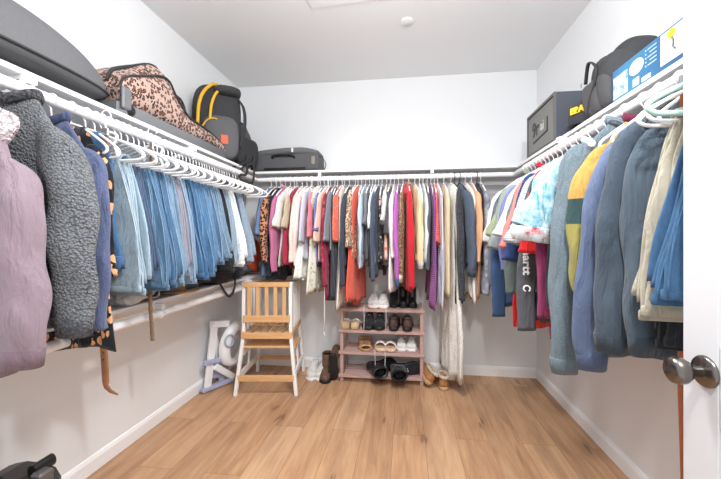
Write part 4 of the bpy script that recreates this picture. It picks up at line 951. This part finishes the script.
# ---------------------------------------------------------------- shoes
def shoe(name, lab, cat, loc, rz, up_, so, kind='sneaker', L=.26, lace=None, group=None, rot=None, sc=1.0, dark='1c1c1e', soleh=.028):
    t = thing(name, lab, cat, loc, rz, group)
    if rot: t.rotation_euler = rot
    t.scale = (sc,)*3
    T_ = [0, .02, .08, .18, .30, .42, .54, .66, .78, .88, .95, .985, 1.0]
    Wd = [.012, .022, .030, .033, .031, .031, .036, .042, .044, .040, .030, .018, .006]
    Hh = [.050, .062, .070, .068, .064, .070, .066, .054, .046, .042, .038, .032, .024]
    if kind == 'heel': so_h = [.055]*4+[.045, .035, .025, .014]+[.010]*5
    elif kind == 'slide': so_h = [soleh]*13
    else: so_h = [soleh]*13
    rings = [[(w*1.10*sgnpow(math.cos(a), .8)+.004*math.sin(PI*u_), u_*L, z) for a, z in []] for u_, w in []]
    # sole
    rs = []
    for u_, w, h in zip(T_, Wd, so_h):
        y = u_*L*1.0; x_ = .006*math.sin(PI*u_); z0 = max(0, h-.03) if kind == 'heel' and u_ > .2 else 0
        rs.append([(x_-w*1.10, y, z0+.003), (x_-w*.9, y, z0), (x_+w*.9, y, z0), (x_+w*1.10, y, z0+.003), (x_+w*1.08, y, h), (x_, y, h+.001), (x_-w*1.08, y, h)])
    MB().loft(rs).done('sole', so, t, 'all')
    if kind in ('slide', 'heel'):
        # foot bed plus straps
        MB().loft([[(.006*math.sin(PI*u_)+w*k, u_*L, h+.002) for k in (-.95, -.3, .3, .95)]+[(.006*math.sin(PI*u_)+w*k, u_*L, h+.006) for k in (.93, .3, -.3, -.93)] for u_, w, h in zip(T_[1:-1], Wd[1:-1], so_h[1:-1])]).done('insole', fab('caa27c'), t, 'all')
        for u_, wd in ((.72, .03), ) if kind == 'slide' else ((.74, .020), (.30, .012)):
            k = min(range(13), key=lambda q: abs(T_[q]-u_)); w = Wd[k]*1.08; h = so_h[k]; pk = .045 if kind == 'slide' else .03
            MB().loft([[(.006*math.sin(PI*u_)+(w+th)*math.cos(a), u_*L+dy, h-.004+(pk+th)*math.sin(a)) for a in [PI*j/16 for j in range(17)]]+[(.006*math.sin(PI*u_)+(w+th-.004)*math.cos(a), u_*L+dy, h-.004+(pk+th-.004)*math.sin(a)) for a in [PI-PI*j/16 for j in range(17)]] for dy, th in ((-wd, .0), (-wd*.5, .003), (wd*.5, .003), (wd, 0))]).done('strap', up_, t, 'all')
        return t
    rs = []
    for u_, w, h in zip(T_, Wd, Hh):
        y = (.01+u_*.98)*L; x_ = .006*math.sin(PI*u_); hh = h+(.02 if kind == 'boot' and u_ < .4 else 0)
        rs.append([(x_+w*1.04*sgnpow(math.cos(a), .75), y, soleh+(hh)*(abs(math.sin(a))**.8)) for a in [PI*j/14 for j in range(15)]]+[(x_-w*1.0+2*w*j/4, y, soleh-.002) for j in range(1, 4)])
    MB().loft(rs).done('upper', up_, t, 'all')
    if kind == 'boot':
        MB().loft([supring(.004, L*.20+dy, z, .042*k, .062*k, .9, 22) for z, k, dy in ((soleh+.03, 1.0, .02), (.10, .98, .01), (.15, 1.0, 0), (.185, 1.06, 0), (.186, .9, 0), (.16, .85, 0))]).done('shaft', up_, t, 'all')
        lz = .186
    else: lz = .098+(soleh-.028)
    # dark disc painted as the shade inside the mouth, then padded rim
    MB().loft([supring(.004, L*.215, lz-.012-.0 if kind != 'boot' else lz-.02, .024*k if kind != 'boot' else .035*k, .052*k, .9, 20) for k in (1.0, .2)][::1]).done('mouth_shade', fab(dark), t, 'all')
    MB().tube([(.004+(.026 if kind != 'boot' else .040)*math.cos(a), L*.215+(.058)*math.sin(a), lz-.008+(.006*math.sin(a)*-1 if kind != 'boot' else 0)) for a in [2*PI*j/22 for j in range(22)]], .0055, 7, closed=True).done('rim', up_, t, 'all')
    if lace:
        for k in range(4):
            y = L*(.46+.065*k); z = soleh+.071-.004*k-.007*max(0, k-1)
            MB().tube([(-.018, y-.004, z-.010), (0.003, y, z), (.024, y+.004, z-.010)], .0028, 6).done('lace', lace, t, 'all')
    return t
SW = fab('e6e5e2'); SWS = simple('rubber_white', 'ecebe8', .6); BKL = simple('black_leather', '232326', .35); BKS = simple('rubber_black', '17171a', .6)
BRL = simple('dark_brown_leather', '51413a', .4, 0, 30, .15, .06); TAN = simple('tan_leather', 'c49a6b', .55, 0, 30, .15, .06); LW = fab('e2e2e2'); LB = fab('2a2a2c')
def on_rack(u, tier, yo=.20): return (x_on_y(u, 2.80), ry0-.01+yo, TIERS[tier]+.011)
G = 'shoes on the rose rack'
TW = PI     # toes to the room
yF = .222
for u, w_ in ((374, 'left'), (384, 'right')): 
    nm = {'left': 'white canvas sneaker on the top tier, beside the coral dress', 'right': 'white canvas sneaker on the top tier, beside the black boots'}[w_]
    shoe('canvas_sneaker', nm, 'shoe', on_rack(u, 3, yF), TW, SW, SWS, 'sneaker', .235, LW, G)
for u, l in ((394, 'black suede ankle boot on the top tier, next to the white sneakers'), (403.5, 'black ankle boot in the middle of three on the top tier'), (413, 'black ankle boot at the door end of the top tier')):
    shoe('ankle_boot', l, 'boot', on_rack(u, 3, yF), TW, BKL if u != 394 else fab('242428'), BKS, 'boot', .235, None, G, sc=.8)
for u, l in ((346, 'cream and tan wedge sandal at the corner of the second highest tier'), (355, 'cream and tan wedge sandal beside the black sneakers')):
    shoe('wedge_sandal', l, 'sandal', on_rack(u, 2, -.01), 0, SW, simple('cork', 'cbb28a', .8), 'heel', .22, None, G)
for u, l in ((368.5, 'black lace-up sneaker beside the wedge sandals'), (379.5, 'black lace-up sneaker beside the brown loafers')):
    shoe('black_sneaker', l, 'shoe', on_rack(u, 2, yF), TW, fab('29292c'), BKS, 'sneaker', .24, LW, G)
for u, l in ((393.5, 'dark brown leather shoe beside the black sneakers'), (407, 'dark brown leather shoe at the end of its tier')):
    shoe('leather_shoe', l, 'shoe', on_rack(u, 2, -.02), 0, BRL, BKS, 'sneaker', .245, LB, G, sc=1.08)
for u, l in ((359, 'tan strappy sandal lying at the rack post'), (367, 'tan strappy sandal next to the white strap slide')):
    shoe('strappy_sandal', l, 'sandal', on_rack(u, 1, yF), TW+(.3 if u < 360 else 0), TAN, simple('tan_sole', 'b98a5c', .7), 'heel', .22, None, G)
for u, l in ((381, 'beige slide with a white strap beside the tan sandals'), (391, 'beige slide with a white strap beside the white sneakers')):
    shoe('slide_sandal', l, 'sandal', on_rack(u, 1, yF), TW, SW, simple('beige_sole', 'd8bfa6', .7), 'slide', .22, None, G)
for u, l in ((402, 'small white sneaker beside the slides'), (412, 'small white sneaker closest to the rack end post')):
    shoe('white_sneaker', l, 'shoe', on_rack(u, 1, yF), TW, SW, SWS, 'sneaker', .22, LW, G, sc=.9)
x, y, z = on_rack(372, 0, .06)
shoe('tall_boot', 'black laced boot lying on its side on the bottom tier', 'boot', (x-.05, y, z+.050), 0, BKL, BKS, 'boot', .26, LW, G, rot=(0, math.radians(90), math.radians(-62)))
x, y, z = on_rack(398, 0, .06)
shoe('tall_boot', 'black boot fallen toward the rack end on the bottom tier', 'boot', (x-.07, y, z+.050), 0, fab('202023'), BKS, 'boot', .26, LW, G, rot=(0, math.radians(90), math.radians(-80)))
# dangling white laces from the upper tiers
for u, zt, zb, l in ((364, 3, 330, 'loose white lace dangling from the top tier over the black sneakers'), (386, 3, 326, 'short white lace dangling from the top tier by the brown shoes'), (375, 1, 371, 'loose white lace dangling over the bottom tier beside the fallen boots'), (385, 1, 366, 'short white lace dangling over the bottom tier')):
    xx = x_on_y(u, ry0-.02); zt_ = TIERS[zt]; zb_ = zat(xx, ry0-.02, zb)
    pts = catmull([(0, .05, .022), (0, .01, .020), (.0, -.013, .012), (.002, -.013, (zb_-zt_)*.5), (-.002, -.012, zb_-zt_)], 5)
    o = MB().tube(pts, .0026, 6).done('shoe_lace', LW, None, 'all'); o.location = (xx, ry0-.012, zt_); tag(o, l, 'shoelace')
def on_floor(u, v):
    D_ = FPX*CH/(v-238); la = ratio(u)*D_; return (la*CA-D_*SA, la*SA+D_*CA, .001)
x, y, z = on_floor(309, 381); shoe('running_shoe', 'white running shoe on the floor beside the learning tower', 'shoe', (x, y+.26, z), TW+.05, SW, SWS, 'sneaker', .27, LW, 'running shoes on the floor')
x, y, z = on_floor(319.5, 381); shoe('running_shoe', 'white running shoe on the floor beside the brown boots', 'shoe', (x, y+.26, z), TW, SW, SWS, 'sneaker', .27, LW, 'running shoes on the floor')
BRN = simple('worn_brown_leather', '6a5040', .6, 0, 25, .3, .15)
x, y, z = on_floor(332.5, 384); shoe('hiking_boot', 'brown leather boot standing upright on its toe beside the rack', 'boot', (x-.01, y+.03, .232), 0, BRN, BKS, 'boot', .255, LB, 'brown boots by the rack', rot=(math.radians(-84), 0, 0), sc=.88)
x, y, z = on_floor(327.5, 380); shoe('hiking_boot', 'brown leather boot propped behind the upright one', 'boot', (x-.03, y+.17, .001), 0, BRN, BKS, 'boot', .255, LB, 'brown boots by the rack', rot=(0, 0, PI+.1))
def slipper(lab, loc, rot):
    t = shoe('fur_slipper', lab, 'slipper', loc, 0, simple('chestnut_suede', 'b07c4c', .85, 0, 80, .3, .06), simple('slipper_sole', 'c09a70', .8), 'sneaker', .25, None, 'tan slippers on the floor', rot=rot, sc=1.05)
    MB().tube([(.004+.034*math.cos(a), .060+.066*math.sin(a), .098) for a in [2*PI*j/26 for j in range(26)]], .013, 8, closed=True).done('fleece_trim', F('ddd2c4', 'sherpa'), t, 'all'); return t
x, y, z = on_floor(446, 392); slipper('tan slipper standing flat on the floor beside the lace gown', (x-.01, y+.01, .001), (0, 0, .12))
x, y, z = on_floor(433, 391); slipper('tan slipper tipped against the rack, fleece mouth up', (x-.035, y+.02, .035), (math.radians(14), math.radians(30), .42))

# ---------------------------------------------------------------- black hard case by the near wall
t = thing('equipment_case', 'black hard equipment case with handle on the floor by the coats', 'case', (-1.36, .85, .001)); t.scale = (1, 1, 1.22)
HC = simple('case_black', '2a2a2b', .35, 0, 50, .1)
m = MB(); m.loft([[(x*k, y0_, z) for x, z in ((-.115, .01), (-.10, 0), (.10, 0), (.115, .01), (.12, .25), (.095, .275), (.04, .285), (-.04, .285), (-.095, .275), (-.12, .25))] for y0_, k in ((-.25, .9), (-.235, 1), (.235, 1), (.25, .9))]); m.done('shell', HC, t, False)
for yy in (-.17, -.02, .13): MB().box((0, yy, .284), (.17, .05, .02), None, .006).done('rib', HC, t, False)
MB().tube(catmull([(.06, -.12, .285), (.075, -.12, .33), (.08, -.10, .338), (.08, .06, .338), (.075, .08, .33), (.06, .08, .285)], 4), .010, 8).done('handle', PLB, t, 'all')
MB().box((.10, .19, .275), (.045, .05, .05), None, .006).done('latch', simple('latch_grey', '6b6a68', .35, .5), t, False)
MB().loft([[(.07+.018*math.cos(a), .215+d, .298+.018*math.sin(a)) for a in [2*PI*j/18 for j in range(18)]] for d in (-.035, .035)]).done('hinge_barrel', PLB, t)
# ---------------------------------------------------------------- door, light, camera
def area(name, loc, rot, size, power, col=(1, 1, 1)):
    l = bpy.data.lights.new(name, 'AREA'); l.shape = 'RECTANGLE'; l.size, l.size_y = size; l.energy = power; l.color = col
    o = bpy.data.objects.new(name, l); COL.objects.link(o); o.location = loc; o.rotation_euler = rot; return o
l = bpy.data.lights.new('entry_ceiling_lamp', 'POINT'); l.energy = 62; l.shadow_soft_size = .06; l.color = (1, 1, 1)
o = bpy.data.objects.new('entry_ceiling_lamp', l); COL.objects.link(o); o.location = (.28, .20, 2.22)
area('far_floor_fill', (-.15, 1.42, 2.24), (0, 0, 0), (.30, .30), 16, (1, .99, .98))  # added fill light for the far floor, no fitting here
l = bpy.data.lights.new('ceiling_fill', 'POINT'); l.energy = 17; l.shadow_soft_size = .1; l.color = (1, .99, .98)  # extra point light added to lift the ceiling, not a real globe
o = bpy.data.objects.new('ceiling_fill', l); COL.objects.link(o); o.location = (-.15, 1.25, 2.2)
wd = bpy.data.worlds.new('world'); S.world = wd; wd.use_nodes = True
wd.node_tree.nodes['Background'].inputs[0].default_value = (.98, .99, 1, 1); wd.node_tree.nodes['Background'].inputs[1].default_value = .95
cam = bpy.data.cameras.new('camera'); co = bpy.data.objects.new('camera', cam); COL.objects.link(co)
co.location = (0, 0, CH); co.rotation_euler = (PI/2, 0, YAW)
cam.sensor_width = 36; cam.lens = FPX/721*36; cam.shift_y = -(239.5-238.0)/721; cam.clip_start = .02
S.camera = co
S.view_settings.view_transform = 'Standard'; S.view_settings.look = 'None'; S.view_settings.gamma = 1; S.view_settings.exposure = .32
S.cycles.max_bounces = 8; S.cycles.diffuse_bounces = 5
